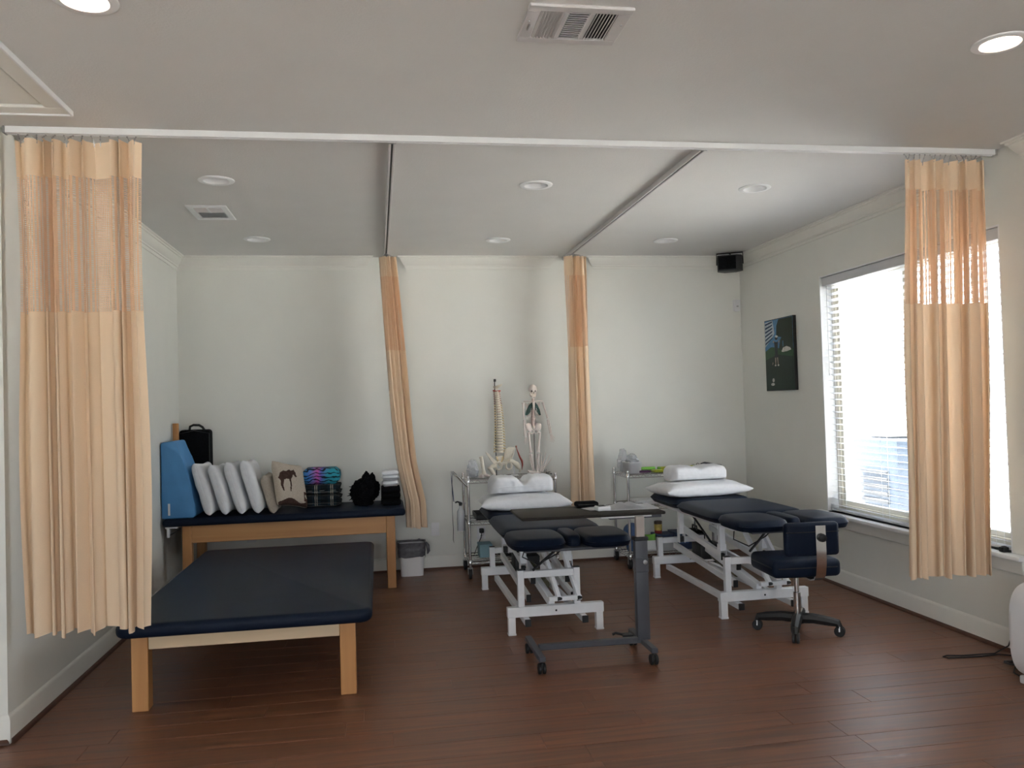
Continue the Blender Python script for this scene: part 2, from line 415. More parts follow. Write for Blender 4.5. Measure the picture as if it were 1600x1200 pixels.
def blind():
    hw = (WY1-WY0)/2; yc = (WY0+WY1)/2
    t = thing('window_blind', 'white horizontal slat blind filling the window in the right wall', 'blind', (W, yc, WZ0))
    ht = WZ1-WZ0
    b = B(); b.box(.012, .085, -hw+.02, hw-.02, ht-.085, ht-.014, .004, 1); b.done('head_rail', 'railgrey', t)
    n = 36; z0, z1 = .055, ht-.11; base = None
    tilt = radians(-12)
    for i in range(n):
        z = z0 + (z1-z0)*i/(n-1)
        if base is None:
            b = B(); L = hw-.025
            def prof(u, v):
                a = (u-.5)*.06; c = .0035*(1-(2*u-1)**2)
                return Vector((a*cos(tilt) - c*sin(tilt), -L + 2*L*v, a*sin(tilt) + c*cos(tilt)))
            b.grid(5, 1, prof)
            g = list(b.bm.faces); r = bmesh.ops.solidify(b.bm, geom=g, thickness=.004)
            o = b.done('slat', 'slat', t); base = o.data
        else:
            o = bpy.data.objects.new('slat', base); COL.objects.link(o); o.parent = t
        o.location = (.052, 0, z)
    b = B(); b.box(.025, .08, -hw+.025, hw-.025, .008, .026, .003, 1); b.done('bottom_rail', 'slat', t)
    for y in (hw-.16, hw-.75, -hw+.75, -hw+.16):
        for x in (.024, .081):
            b = B(); b.tube([(x, y, .02), (x, y, ht-.085)], .0012, 5); b.done('ladder_cord', 'white_trim', t)
    b = B(); b.tube([(.008, hw-.10, ht-.09), (.006, hw-.101, ht-.5), (.008, hw-.10, 1.15)], .003, 6); b.done('tilt_wand', 'steel', t)
M['railgrey'] = simple('blind_rail', (.62, .63, .65), .5, var=.02)
blind()

# ---- what stands outside the window
def outside():
    b = B(); b.box(W+.3, W+30, -22, 22, -.5, -.42); o = b.done('ground', 'concrete', smooth=False); struct(o)
    b = B(); b.box(-14, 16, REAR-25, REAR-.3, -.5, -.42); o = b.done('ground', 'concrete', smooth=False); struct(o)
    t = thing('air_conditioner', 'blue-grey outdoor condenser unit with dark louvres outside the window', 'air conditioner', (7.92, .86, -.42))
    b = B(); b.box(-.45, .45, -.55, .55, 0, .08, .01, 1); b.done('pad', 'concrete', t)
    b = B(); b.box(-.38, .38, -.52, .50, .08, 1.48, .03, 2); b.done('case', 'acgrey', t)
    for i in range(12):
        z = .16+i*.083
        b = B(); b.box(-.405, -.375, -.36, .16, z, z+.045, .004, 1); b.done('louvre', 'acdark', t)
    b = B(); b.lathe([(.30, 1.48), (.30, 1.50), (.28, 1.51), (.02, 1.52)], n=24); b.done('fan_guard', 'acdark', t)
M['concrete'] = simple('pale_concrete', (.66, .65, .62), .9, var=.08, scale=4)
M['acgrey'] = simple('ac_case', (.022, .036, .058), .5, var=.04)
M['acdark'] = simple('ac_louvre', (.006, .009, .014), .5, var=.1)
outside()

# ------------------------------------------------------------------ ceiling fittings
def downlight(x, y, lit, label):
    t = thing('recessed_light', label, 'ceiling light', (x, y, H), 0, 'recessed lights in the ceiling')
    b = B(); b.lathe([(.0755, .004), (.0755, -.003), (.080, -.008), (.102, -.009), (.110, -.005), (.111, .0)], n=36); b.bm.faces.ensure_lookup_table()
    bmesh.ops.delete(b.bm, geom=[f for f in b.bm.faces if len(f.verts) > 8], context='FACES_ONLY'); b.done('trim_ring', 'white_trim', t)
    b = B(); b.lathe([(.0752, 0), (.070, .03), (.063, .07), (.060, .085)], n=36)
    bmesh.ops.delete(b.bm, geom=[f for f in b.bm.faces if len(f.verts) > 8 and f.calc_center_median().z < .01], context='FACES_ONLY'); b.done('baffle', 'white_trim', t)
    if lit:
        b = B(); b.lathe([(.074, .006), (.074, .002), (.05, -.004), (.02, -.006), (.0, -.0065)], n=28); b.done('lens', 'bulb', t)
    else:
        b = B(); b.lathe([(.052, .083), (.050, .074), (.03, .066), (.0, .063)], n=24); b.done('lens', 'lens_off', t)
OFF = 'unlit white recessed light in the ceiling above the '
names = [OFF+'low mat table', OFF+'overbed tray table', OFF+'treatment bed near the window', OFF+'tall wooden table', OFF+'spine model', OFF+'wire cart near the speaker',
         'lit warm recessed light beside the ceiling hatch', 'lit warm recessed light near the right wall'] + ['lit warm recessed light in the row before the rear windows']*3
for (x, y), nm in zip(LIGHTS, names): downlight(x, y, nm.startswith('lit'), nm)

def ceiling_vent():
    t = thing('ceiling_vent', 'white three-panel air register in the ceiling before the curtain track', 'vent', (2.61, -5.02, H))
    hx, hy = .20, .155
    b = B()
    def ring(x0, x1, y0, y1): b.box(x0, x1, y0, y1, -.012, 0, .004, 1)
    ring(-hx, hx, -hy, -hy+.045); ring(-hx, hx, hy-.045, hy); ring(-hx, -hx+.05, -hy+.045, hy-.045); ring(hx-.05, hx, -hy+.045, hy-.045)
    iw = (2*hx-.10)/3
    for k in (1, 2): ring(-hx+.05+iw*k-.012, -hx+.05+iw*k+.012, -hy+.045, hy-.045)
    b.done('frame', 'ventgrey', t, smooth=False)
    b = B(); b.box(-hx+.03, hx-.03, -hy+.03, hy-.03, -.0015, -.0005); b.done('duct_shade', 'black', t, smooth=False)  # flat black sheet stands in for the shade inside the duct
    y0, y1 = -hy+.045, hy-.045
    for pnl in range(3):
        xa = -hx+.05+iw*pnl+(.012 if pnl else 0); xb = -hx+.05+iw*(pnl+1)-(.012 if pnl < 2 else 0)
        if pnl != 1:
            for i in range(7):
                x = xa+(xb-xa)*(i+.5)/7; s = 1 if pnl == 0 else -1
                m = Matrix.Translation((x, 0, -.007)) @ Matrix.Rotation(radians(48*s), 4, 'Y')
                b = B(); b.box(-.008, .008, y0, y1, -.0007, .0007, mtx=m); b.done('louvre', 'ventgrey', t, smooth=False)
        else:
            for i in range(13):
                y = y0+(y1-y0)*(i+.5)/13
                m = Matrix.Translation((0, y, -.007)) @ Matrix.Rotation(radians(40), 4, 'X')
                b = B(); b.box(xa, xb, -.0085, .0085, -.0007, .0007, mtx=m); b.done('louvre', 'ventgrey', t, smooth=False)
    b = B(); b.box(-hx+.02, -hx+.028, -.012, .03, -.022, -.012, .002, 1); b.done('damper_lever', 'steel', t)
    for x in (-hx+.02, hx-.02):
        b = B(); b.lathe([(.005, -.012), (.004, -.015), (.0, -.0155)], (x, -.03, 0), 10); b.done('screw', 'steel', t)
    t = thing('return_grille', 'small white ceiling grille above the left bay', 'vent', (.665, -1.83, H))
    b = B(); hx, hy = .14, .215
    for a in ((-hx, hx, -hy, -hy+.05), (-hx, hx, hy-.05, hy), (-hx, -hx+.045, -hy+.05, hy-.05), (hx-.045, hx, -hy+.05, hy-.05)): b.box(*a, -.010, 0, .003, 1)
    b.done('frame', 'white_trim', t, smooth=False)
    b = B(); b.box(-hx+.03, hx-.03, -hy+.03, hy-.03, -.0015, -.0005); b.done('duct_shade', 'black', t, smooth=False)  # shade of the recess behind the slats, put in as a black sheet
    for i in range(14):
        x = -hx+.045+(2*hx-.09)*(i+.5)/14
        m = Matrix.Translation((x, 0, -.006)) @ Matrix.Rotation(radians(42), 4, 'Y')
        b = B(); b.box(-.0065, .0065, -.02, hy-.05, -.0006, .0006, mtx=m); b.done('louvre', 'white_trim', t, smooth=False)
    for i in range(8):
        y = -.03-(hy-.05-.03)*(i+.5)/8
        m = Matrix.Translation((0, y, -.006)) @ Matrix.Rotation(radians(-38), 4, 'X')
        b = B(); b.box(-hx+.045, hx-.045, -.0075, .0075, -.0006, .0006, mtx=m); b.done('louvre', 'ventgrey', t, smooth=False)
    b = B(); b.box(-.006, .006, -hy+.05, -.02, -.012, -.002); b.done('mullion', 'white_trim', t, smooth=False)
M['ventgrey'] = simple('vent_enamel', (.62, .60, .60), .45, var=.02)
ceiling_vent()

def hatch():
    t = thing('ceiling_hatch', 'white framed attic access hatch in the ceiling by the left curtain', 'hatch', (-.28, -4.55, H))
    x0, x1, y0, y1 = -.70, .70, -.66, .66
    b = B()
    for a in ((x0, x1, y0, y0+.09), (x0, x1, y1-.09, y1), (x0, x0+.09, y0+.09, y1-.09), (x1-.09, x1, y0+.09, y1-.09)): b.box(*a, -.018, 0, .004, 1)
    b.done('frame', 'trim', t, smooth=False)
    b = B(); b.box(x0+.10, x1-.10, y0+.10, y1-.10, -.008, -.001, .003, 1); b.done('panel', 'trim', t, smooth=False)
    for s in ((x0, x1, y0-.006, y0+.006), (x0, x1, y1-.006, y1+.006), (x1-.006, x1+.006, y0, y1), (x0-.006, x0+.006, y0, y1)):
        b = B(); b.box(*s, -.026, 0, .002, 1); b.done('edge_bead', 'white_trim', t, smooth=False)
hatch()

# ------------------------------------------------------------------ curtain tracks and curtains
def track(name_label, a, c, mat):
    a, c = Vector(a), Vector(c); d = (c-a).normalized(); L = (c-a).length
    t = thing('curtain_track', name_label, 'curtain track', a, math.atan2(d.y, d.x), 'ceiling curtain tracks')
    b = B(); b.box(0, L, -.019, -.006, -.034, 0, .002, 1); b.box(0, L, .006, .019, -.034, 0, .002, 1); b.box(0, L, -.006, .006, -.008, 0)
    b.done('rail', mat, t, smooth=False)
    b = B(); b.box(0, L, -.005, .005, -.028, -.010); b.done('slot', 'black', t, smooth=False)
    for x in (0, L):
        b = B(); b.box(x-.006, x+.006, -.022, .022, -.037, 0, .003, 1); b.done('end_cap', 'steel', t)
track('long white curtain track running wall to wall across the ceiling', (.02, -T, H), (W-.02, -T, H), 'white_trim')
track('curtain track running to the back wall beside the tall wooden table', (1.94, -T+.022, H), (1.94, -.03, H), 'ventgrey')
track('curtain track running to the back wall between the two treatment beds', (3.715, -T+.022, H), (3.715, -.03, H), 'ventgrey')

def curtain(label, top, bot, zt, zb, folds, amp_t, amp_b, seed, hooks, bulge=None, z_band=(2.80, 2.115), track_x=None):
    """top / bot: (start, end) ground points of the gathered cloth at header and hem; folds run across the line"""
    rnd = random.Random(seed)
    t = thing('privacy_curtain', label, 'curtain', ((top[0][0]+top[1][0])/2, (top[0][1]+top[1][1])/2, H-.035), 0, 'peach privacy curtains with net tops')
    o = t.location
    NS = folds*24; ph = [rnd.uniform(-.5, .5) for _ in range(folds+2)]; am = [rnd.uniform(.6, 1.25) for _ in range(folds+2)]
    T0, T1, B0, B1 = Vector(top[0]), Vector(top[1]), Vector(bot[0]), Vector(bot[1])
    fl = 1.65*sqrt((T1-T0).length**2 + (2*folds*amp_t)**2)
    def pos(s, z):
        k = (zt-z)/(zt-zb)                                  # 0 at the header, 1 at the hem
        a = T0.lerp(T1, s); c = B0.lerp(B1, s)
        kk = k if bulge is None else bulge(k)
        p = a.lerp(c, kk)
        d = (T1-T0).lerp(B1-B0, k).normalized(); n = Vector((-d.y, d.x))
        q = folds*(s+.035*sin(2*pi*s*1.6+seed)+.022*sin(2*pi*s*3.7+2*seed)); i = int(max(0, min(q, folds-1e-6))); fr = min(1, max(0, q-i)); fr = fr*fr*(3-2*fr)
        A0, A1 = am[i], am[i+1]; A = A0*(1-fr)+A1*fr
        wave = sin(2*pi*q + .9*sin(2*pi*q*.37+seed) + k*(ph[i]*(1-fr)+ph[i+1]*fr)*1.6)
        sharp = wave*(.75+.25*wave*wave)
        amp = (amp_t*(1-k)+amp_b*k)*A
        off = n*amp*sharp + d*(.28*min(amp, .05)*sin(4*pi*q+.6)*(.6+.4*k))
        edge = .012*sin(k*7+seed)*(1 if s > .5 else -1)*(abs(2*s-1)**6)
        return Vector((p.x+off.x+d.x*edge, p.y+off.y+d.y*edge, z+.010*k*sin(2*pi*q*.5+seed)+.008*k*sin(2*pi*q+1)))-o
    def sheet(name, mat, za, zc, nz, outset=0):
        b = B(); uv = []
        def fn(u, v):
            z = za+(zc-za)*v
            p = pos(u, z)
            uv.append((u*fl, z)); return p
        b.grid(NS, nz, fn)
        b.bm.verts.index_update()
        return b.done(name, mat, t, sharp=180, uv=uv)
    sheet('header', 'curtain', zt, z_band[0], 5)
    sheet('net_band', 'curtain_mesh', z_band[0], z_band[1], 10)
    sheet('drape', 'curtain', z_band[1], zb+.07, 26)
    sheet('hem', 'curtain', zb+.07, zb, 2)
    for i in range(hooks):
        s = (i+.5)/hooks; p = pos(s, zt); b = B()
        x, y = p.x, p.y; lx = T0.lerp(T1, s)-o.to_2d()
        zz = zt-o.z
        if track_x is not None: lx.x = track_x-o.x
        b.tube([(x, y, zz-.02), (x*.7+lx.x*.3, y*.7+lx.y*.3, zz+.012), (lx.x, lx.y, -.004)], .0022, 5)
        for j in range(3):
            f = j/2; b.ball((x*(1-f)+lx.x*f, y*(1-f)+lx.y*f, zz+f*(-.004-zz)), .0045, 6)
        b.done('hook', 'steel', t)
def BEND(k):
    pts = ((0, 0), (.21, .15), (.39, .29), (.6, .44), (.75, .60), (.84, .80), (.905, .97), (1, 1), (1.1, 1))
    for (a, x), (c, y) in zip(pts, pts[1:]):
        if a <= k <= c: q = (k-a)/(c-a); return x+(y-x)*q
    return 0 if k < 0 else 1
curtain('peach privacy curtain gathered at the left wall beside the low mat table', ((.06, -T), (.66, -T)), ((.08, -T), (.67, -T)), 2.985, .515, 8, .045, .052, 3, 14)
curtain('peach privacy curtain hanging in front of the window', ((4.95, -T), (5.50, -T)), ((4.88, -T), (5.43, -T)), 2.975, .50, 8, .042, .058, 11, 16)
curtain('peach privacy curtain pushed aside by the end of the tall wooden table', ((1.885, -.40), (2.005, -.33)), ((2.085, -.43), (2.215, -.33)), 2.985, .48, 4, .065, .07, 5, 9, track_x=1.94,
        bulge=BEND)
curtain('peach privacy curtain hanging at the back wall between the two treatment beds', ((3.645, -.44), (3.825, -.36)), ((3.64, -.46), (3.845, -.36)), 2.985, .50, 5, .06, .065, 8, 10, track_x=3.715)

# ------------------------------------------------------------------ tables
def cushion_box(b, x0, x1, y0, y1, z0, z1, bev, seg=4): b.box(x0, x1, y0, y1, z0, z1, bev, seg)
def mat_table():
    t = thing('mat_table', 'low wooden mat table with a wide navy vinyl top beside the left curtain', 'table', (1.10, -2.29, 0))
    b = B(); b.box(-.67, .67, -1.18, 1.18, .412, .487)
    bmesh.ops.bevel(b.bm, geom=[e for e in b.bm.edges if abs(e.verts[0].co.z-e.verts[1].co.z) > .01], offset=.075, segments=6, profile=.5, affect='EDGES')
    bmesh.ops.bevel(b.bm, geom=[e for e in b.bm.edges if abs(e.verts[0].co.z-e.verts[1].co.z) < .001], offset=.030, segments=4, profile=.5, affect='EDGES')
    b.done('cushion', 'navy', t)
    for x in (-.565, .53):
        for y in (-1.03, 1.03):
            b = B(); b.box(x-.043, x+.043, y-.045, y+.045, 0, .412, .004, 1); b.done('leg', 'maple', t)
    for y in (-1.05, 1.05):
        b = B(); b.box(-.522, .487, y-.015, y+.015, .325, .412, .003, 1); b.done('apron', 'pale_x', t)
    for x in (-.565, .53):
        b = B(); b.box(x-.015, x+.015, -.985, .985, .325, .412, .003, 1); b.done('apron', 'pale_x', t)
mat_table()
def high_table():
    t = thing('treatment_table', 'tall wooden treatment table with navy vinyl top against the back wall', 'table', (1.04, -.40, 0))
    b = B(); cushion_box(b, -1.02, 1.005, -.37, .36, .635, .70, .026); b.done('cushion', 'navy', t)
    for x in (-.835, .875):
        for y in (-.28, .28):
            b = B(); b.box(x-.038, x+.038, y-.038, y+.038, 0, .635, .004, 1); b.done('leg', 'maple', t)
    for y in (-.295, .295):
        b = B(); b.box(-.797, .837, y-.013, y+.013, .485, .635, .003, 1); b.done('apron', 'maple_x', t)
    for x in (-.835, .875):
        b = B(); b.box(x-.012, x+.012, -.242, .242, .535, .635, .003, 1); b.done('apron', 'maple_x', t)
        b = B(); b.box(x-.02, x+.02, -.242, .242, .07, .15, .003, 1); b.done('stretcher', 'maple_x', t)
    br = B(); br.box(-.99, -.965, -.345, -.32, .545, .634, .004, 1); br.box(-1.0, -.90, -.35, -.315, .622, .635); o = br.done('end_bracket', 'white_plastic', t)
    s = B(); s.tube([(-.975, -.335, .56), (-.93, -.335, .585), (-.88, -.335, .62)], .005, 6); s.done('strap', 'black', o)
high_table()

# ------------------------------------------------------------------ soft things on the tall table
def pillow_fn(w, h, th, seed, pinch=.10, wr=.006, n=3.0, sag=0):
    def f(u, v, side):
        x, y = 2*u-1, 2*v-1
        ex = 1-abs(x)**n; ey = 1-abs(y)**n
        z = (max(ex, 0)*max(ey, 0))**.42*th/2
        px = x*w/2*(1-pinch*(1-abs(y)**2)*abs(x)**4*.6); py = y*h/2*(1-pinch*(1-abs(x)**2)*abs(y)**4*.6)
        q = noise.noise(Vector((px*6+seed, py*9, seed*3.1+side)))*wr + noise.noise(Vector((px*22+seed, py*14, seed+side)))*wr*.45
        z = z + q*(z/(th/2))**.5 if z > 1e-5 else 0
        return Vector((px, py, side*z))
    return f
def pillow(b, w, h, th, seed, mtx, n=28, mat=None, paint=None, k_n=3.0, **k):
    f = pillow_fn(w, h, th, seed, n=k_n, **k); t = bmesh.new(); g = {}
    for side in (1, -1):
        for i in range(n+1):
            for j in range(n+1):
                e = i in (0, n) or j in (0, n)
                if e and side == -1: g[(side, i, j)] = g[(1, i, j)]; continue
                # finer steps near the border keep the seam round
                u = .5-.5*cos(pi*i/n); v = .5-.5*cos(pi*j/n)
                g[(side, i, j)] = t.verts.new(f(u, v, side))
        for i in range(n):
            for j in range(n):
                q = [g[(side, i, j)], g[(side, i+1, j)], g[(side, i+1, j+1)], g[(side, i, j+1)]]
                fc = t.faces.new(q if side == 1 else q[::-1])
    t.transform(mtx)
    vm = {v: b.bm.verts.new(v.co) for v in t.verts}; mi = b._mi(mat)
    for fc in t.faces:
        nf = b.bm.faces.new([vm[v] for v in fc.verts]); nf.material_index = mi
        if paint:
            c = mtx.inverted() @ fc.calc_center_median(); m2 = paint(c)
            if m2: nf.material_index = b._mi(m2)
    t.free(); return b
def upright(tilt, yaw=0, roll=0):
    """pillow plane (local x,y) -> depth, up; thickness across X"""
    base = Matrix(((0, 0, 1, 0), (-1, 0, 0, 0), (0, 1, 0, 0), (0, 0, 0, 1)))
    return Matrix.Rotation(yaw, 4, 'Z') @ Matrix.Rotation(-tilt, 4, 'Y') @ Matrix.Rotation(roll, 4, 'X') @ base
TZ = .70
def soft(name, label, cat, loc, group=None): return thing(name, label, cat, loc, 0, group)
lab = ['white pillow standing next to the blue wedge', 'white pillow standing second from the blue wedge', 'white pillow standing third from the blue wedge', 'white pillow standing beside the small beige pillow']
for i, (x, tl, h, th) in enumerate(((.405, 16, .46, .112), (.537, 16, .44, .112), (.669, 16, .46, .112), (.801, 16, .47, .112))):
    t = soft('pillow', lab[i], 'pillow', (x, -.49, TZ), 'white pillows on the tall table')
    b = B(); m = Matrix.Translation((-.06, 0, h/2*cos(radians(tl))+.010)) @ upright(radians(tl), 0, radians(-2))
    pillow(b, .52, h, th, i*3.7+1, m, pinch=.10, n=30, k_n=7); b.done('case', 'white_fab', t, sharp=180)
    s = B(); sm = m @ Matrix.Translation((.27, 0, 0)); s.tube([m @ Vector((.261, -h*.44+h*.88*k/8, 0)) for k in range(9)], .003, 5); s.done('seam', 'white_fab', t)
t = soft('pillow', 'small beige pillow standing between a white pillow and the horse pillow', 'pillow', (.915, -.52, TZ))
b = B(); pillow(b, .34, .34, .10, 21, Matrix.Translation((-.035, 0, .168)) @ upright(radians(14)), pinch=.10, k_n=6); b.done('case', 'beige_fab', t, sharp=180)
HORSE = [(-.30, .30), (-.24, .36), (-.20, .44), (-.17, .40), (-.05, .36), (.10, .38), (.28, .30), (.44, .32), (.60, .22), (.66, .02), (.60, -.10), (.62, -.28), (.55, -.52), (.49, -.52), (.52, -.28), (.46, -.06), (.30, -.02), (.16, -.04), (.14, -.28), (.18, -.50), (.12, -.52), (.06, -.28), (.04, .0), (-.06, .12), (-.12, .20), (-.20, .12), (-.30, .10), (-.33, .16), (-.28, .22)]
def inside(poly, x, y):
    c = False; n = len(poly)
    for i in range(n):
        x1, y1 = poly[i]; x2, y2 = poly[i-1]
        if (y1 > y) != (y2 > y) and x < (x2-x1)*(y-y1)/(y2-y1)+x1: c = not c
    return c
def horse_paint(c):
    if c.z < 0: return None
    x, y = c.x/.22, c.y/.22
    if inside(HORSE, (x-.12)*-1.05*-1, (y-.15)*1.0): return 'brown_print'
    if y < -.72+.08*sin(x*5): return 'brown_print'
    if -.72 < y < -.35 and x < -.45 and noise.noise(Vector((x*4, y*4, 1))) > -.1: return 'brown_print'
    return None
t = soft('pillow', 'beige pillow with a dark brown horse print leaning on the small beige pillow', 'pillow', (1.075, -.60, TZ))
b = B(); pillow(b, .36, .40, .115, 33, Matrix.Translation((-.03, .02, .232)) @ upright(radians(19), radians(-33), radians(-12)), n=90, mat='beige_fab', paint=horse_paint, pinch=.10, k_n=4.5)
b.done('case', None, t, sharp=180)

def wedge():
    t = soft('foam_wedge', 'blue vinyl foam wedge standing on end against the left wall', 'wedge cushion', (.008, -.74, TZ))
    poly = [(0, 0), (.255, 0), (.275, .03), (.268, .12), (.212, .40), (.172, .50), (.115, .645), (.10, .655), (.01, .645), (0, .63)]
    b = B(); b.prism(poly, lambda u, v, k: Vector((u, .012+k*.40, v)))
    bmesh.ops.bevel(b.bm, geom=[e for e in b.bm.edges], offset=.012, segments=3, profile=.5, affect='EDGES')
    bmesh.ops.subdivide_edges(b.bm, edges=[e for e in b.bm.edges if e.calc_length() > .1], cuts=6, use_grid_fill=True)
    for v in b.bm.verts: v.co.x += noise.noise(v.co*9)*.004; v.co.y += noise.noise(v.co*7+Vector((3, 1, 2)))*.004
    b.done('cover', 'blue_fab', t, sharp=50)
    b = B(); b.box(.055, .072, .001, .007, .03, .13, .001, 1); b.done('care_label', 'white_plastic', t)
wedge()
t = soft('wooden_board', 'narrow maple board standing in the back corner behind the black case', 'board', (.012, -.30, TZ))
b = B(); b.box(0, .05, -.012, .012, 0, .80, .003, 1); b.box(.01, .04, -.016, -.012, .55, .78, .002, 1); b.done('plank', 'maple', t)
def case():
    t = soft('carry_case', 'black fabric carry case standing in the back corner', 'case', (.17, -.115, TZ))
    b = B(); b.box(-.135, .135, -.085, .085, 0, .735, .03, 4); b.done('shell', 'blackfab', t)
    b = B(); b.tube([(-.134, -.09, .06), (-.134, -.09, .70), (0, -.09, .728), (.134, -.09, .70), (.134, -.09, .06)], .004, 5); b.done('zip', 'black', t)
    b = B(); b.tube([(-.055, 0, .73), (-.05, 0, .765), (-.02, 0, .778), (.03, 0, .775), (.06, 0, .755), (.075, 0, .73)], .011, 8); b.done('handle', 'black', t)
case()

def plaid():
    m, nt, p = new_mat('plaid_flannel'); tc = node(nt, 'ShaderNodeTexCoord'); sp = node(nt, 'ShaderNodeSeparateXYZ'); link(nt, tc.outputs['Object'], sp.inputs[0])
    def band(src, pitch, lo, hi):
        d = node(nt, 'ShaderNodeMath', operation='DIVIDE'); d.inputs[1].default_value = pitch; link(nt, src, d.inputs[0])
        f = node(nt, 'ShaderNodeMath', operation='FRACT'); link(nt, d.outputs[0], f.inputs[0])
        a = node(nt, 'ShaderNodeMath', operation='GREATER_THAN'); a.inputs[1].default_value = lo; link(nt, f.outputs[0], a.inputs[0])
        c = node(nt, 'ShaderNodeMath', operation='LESS_THAN'); c.inputs[1].default_value = hi; link(nt, f.outputs[0], c.inputs[0])
        k = node(nt, 'ShaderNodeMath', operation='MULTIPLY'); link(nt, a.outputs[0], k.inputs[0]); link(nt, c.outputs[0], k.inputs[1]); return k.outputs[0]
    base = (.012, .03, .045, 1); cur = None
    x, z = sp.outputs[0], sp.outputs[2]
    ad = node(nt, 'ShaderNodeMath', operation='ADD'); link(nt, sp.outputs[1], ad.inputs[0]); link(nt, z, ad.inputs[1]); z = ad.outputs[0]
    prev = None
    for src, pitch, lo, hi, col, fac in ((x, .14, .0, .45, (.004, .008, .012, 1), .8), (z, .09, .0, .4, (.004, .008, .012, 1), .6), (x, .14, .62, .68, (.45, .42, .36, 1), .75), (x, .14, .74, .80, (.45, .42, .36, 1), .75), (z, .09, .62, .68, (.4, .4, .36, 1), .7)):
        k = band(src, pitch, lo, hi); fm = node(nt, 'ShaderNodeMath', operation='MULTIPLY'); fm.inputs[1].default_value = fac; link(nt, k, fm.inputs[0])
        mx = node(nt, 'ShaderNodeMixRGB'); link(nt, fm.outputs[0], mx.inputs[0]); mx.inputs[2].default_value = col
        if prev is None: mx.inputs[1].default_value = base
        else: link(nt, prev, mx.inputs[1])
        prev = mx.outputs[0]
    link(nt, prev, p.inputs['Base Color']); p.inputs['Roughness'].default_value = .95
    return m
def tiedye():
    m, nt, p = new_mat('tiger_print'); tc = node(nt, 'ShaderNodeTexCoord')
    w = node(nt, 'ShaderNodeTexWave'); w.inputs['Scale'].default_value = 9; w.inputs['Distortion'].default_value = 9; w.inputs['Detail'].default_value = 2; w.inputs['Detail Scale'].default_value = 1.2; w.bands_direction = 'Z'
    link(nt, tc.outputs['Object'], w.inputs[0])
    n = node(nt, 'ShaderNodeTexNoise'); n.inputs['Scale'].default_value = 6; link(nt, tc.outputs['Object'], n.inputs[0])
    sp = node(nt, 'ShaderNodeSeparateXYZ'); link(nt, tc.outputs['Object'], sp.inputs[0])
    ma = node(nt, 'ShaderNodeMath', operation='MULTIPLY_ADD'); ma.inputs[1].default_value = 2.2; ma.inputs[2].default_value = .5; link(nt, sp.outputs[0], ma.inputs[0])
    mb = node(nt, 'ShaderNodeMath', operation='MULTIPLY_ADD'); mb.inputs[1].default_value = .35; link(nt, n.outputs[0], mb.inputs[0]); link(nt, ma.outputs[0], mb.inputs[2])
    r = ramp(nt, [(.30, (.02, .22, .36)), (.46, (.05, .20, .55)), (.60, (.55, .10, .38)), (.70, (.12, .12, .5)), (.85, (.02, .30, .40))]); link(nt, mb.outputs[0], r.inputs[0])
    st = ramp(nt, [(.18, (0, 0, 0)), (.3, (1, 1, 1))]); link(nt, w.outputs['Fac'], st.inputs[0])
    mx = node(nt, 'ShaderNodeMixRGB'); mx.blend_type = 'MULTIPLY'; mx.inputs[0].default_value = .93; link(nt, r.outputs[0], mx.inputs[1]); link(nt, st.outputs[0], mx.inputs[2])
    link(nt, mx.outputs[0], p.inputs['Base Color']); p.inputs['Roughness'].default_value = .9
    return m
M['plaid'] = plaid(); M['tiger'] = tiedye()
def folded(b, w, d, h, layers, seed, z0=0):
    """a folded cloth: layers with rounded fold edges, slightly uneven"""
    rnd = random.Random(seed); lh = h/layers
    for i in range(layers):
        e = rnd.uniform(-.008, .008); f = rnd.uniform(-.008, .008)
        t = bmesh.new(); bmesh.ops.create_cube(t, size=1)
        for v in t.verts: v.co = Vector((v.co.x*(w+e), v.co.y*(d+f), z0+lh*(i+.5)+v.co.z*lh*.98))
        bmesh.ops.subdivide_edges(t, edges=list(t.edges), cuts=7, use_grid_fill=True)
        for v in t.verts:
            x, y, z = v.co; zz = (z-z0-lh*(i+.5))/(lh*.49)
            rx = abs(x)/(w/2); ry = abs(y)/(d/2); k = max(0, max(rx, ry)-.86)/.14
            v.co.z = z0+lh*(i+.5)+zz*lh*.49*sqrt(max(0, 1-.85*k*k)) + noise.noise(Vector((x*9+seed, y*9, i)))*.004
            if k > 0 and abs(zz) > .5: v.co.x *= 1-.018*k; v.co.y *= 1-.018*k
        b._merge(t)
    return b
for z, h, lb, nm, mt, sd, w in ((0, .10, 'dark plaid folded blanket at the bottom of the pile', 'folded_blanket', 'plaid', 1, .365), (.10, .095, 'dark plaid folded blanket under the colourful tiger-print towel', 'folded_blanket', 'plaid', 2, .36), (.195, .145, 'folded towel with blue and pink tiger print on the plaid blankets', 'folded_towel', 'tiger', 3, .35)):
    t = soft(nm, lb, 'blanket' if mt == 'plaid' else 'towel', (1.295, -.225, TZ+z+.004+.02*z))
    b = B(); folded(b, w, .32, h, 2 if mt == 'plaid' else 1, sd); b.done('cloth', mt, t, sharp=180)
    if mt == 'plaid':
        b = B(); b.tube([(-w/2+.01, -.16, h*.5+.002*sin(k)) if k == 0 else (-w/2+.01+(w-.02)*k/12, -.161, h*.5+.003*sin(k*1.7)) for k in range(13)], .004, 5); b.done('hem', 'plaid', t)
t = soft('dark_bundle', 'rumpled black cloth bundle with frayed edges beside the white folded towels', 'cloth bundle', (1.69, -.36, TZ))
b = B(); rnd = random.Random(4)
tt = bmesh.new(); bmesh.ops.create_icosphere(tt, subdivisions=5, radius=1)
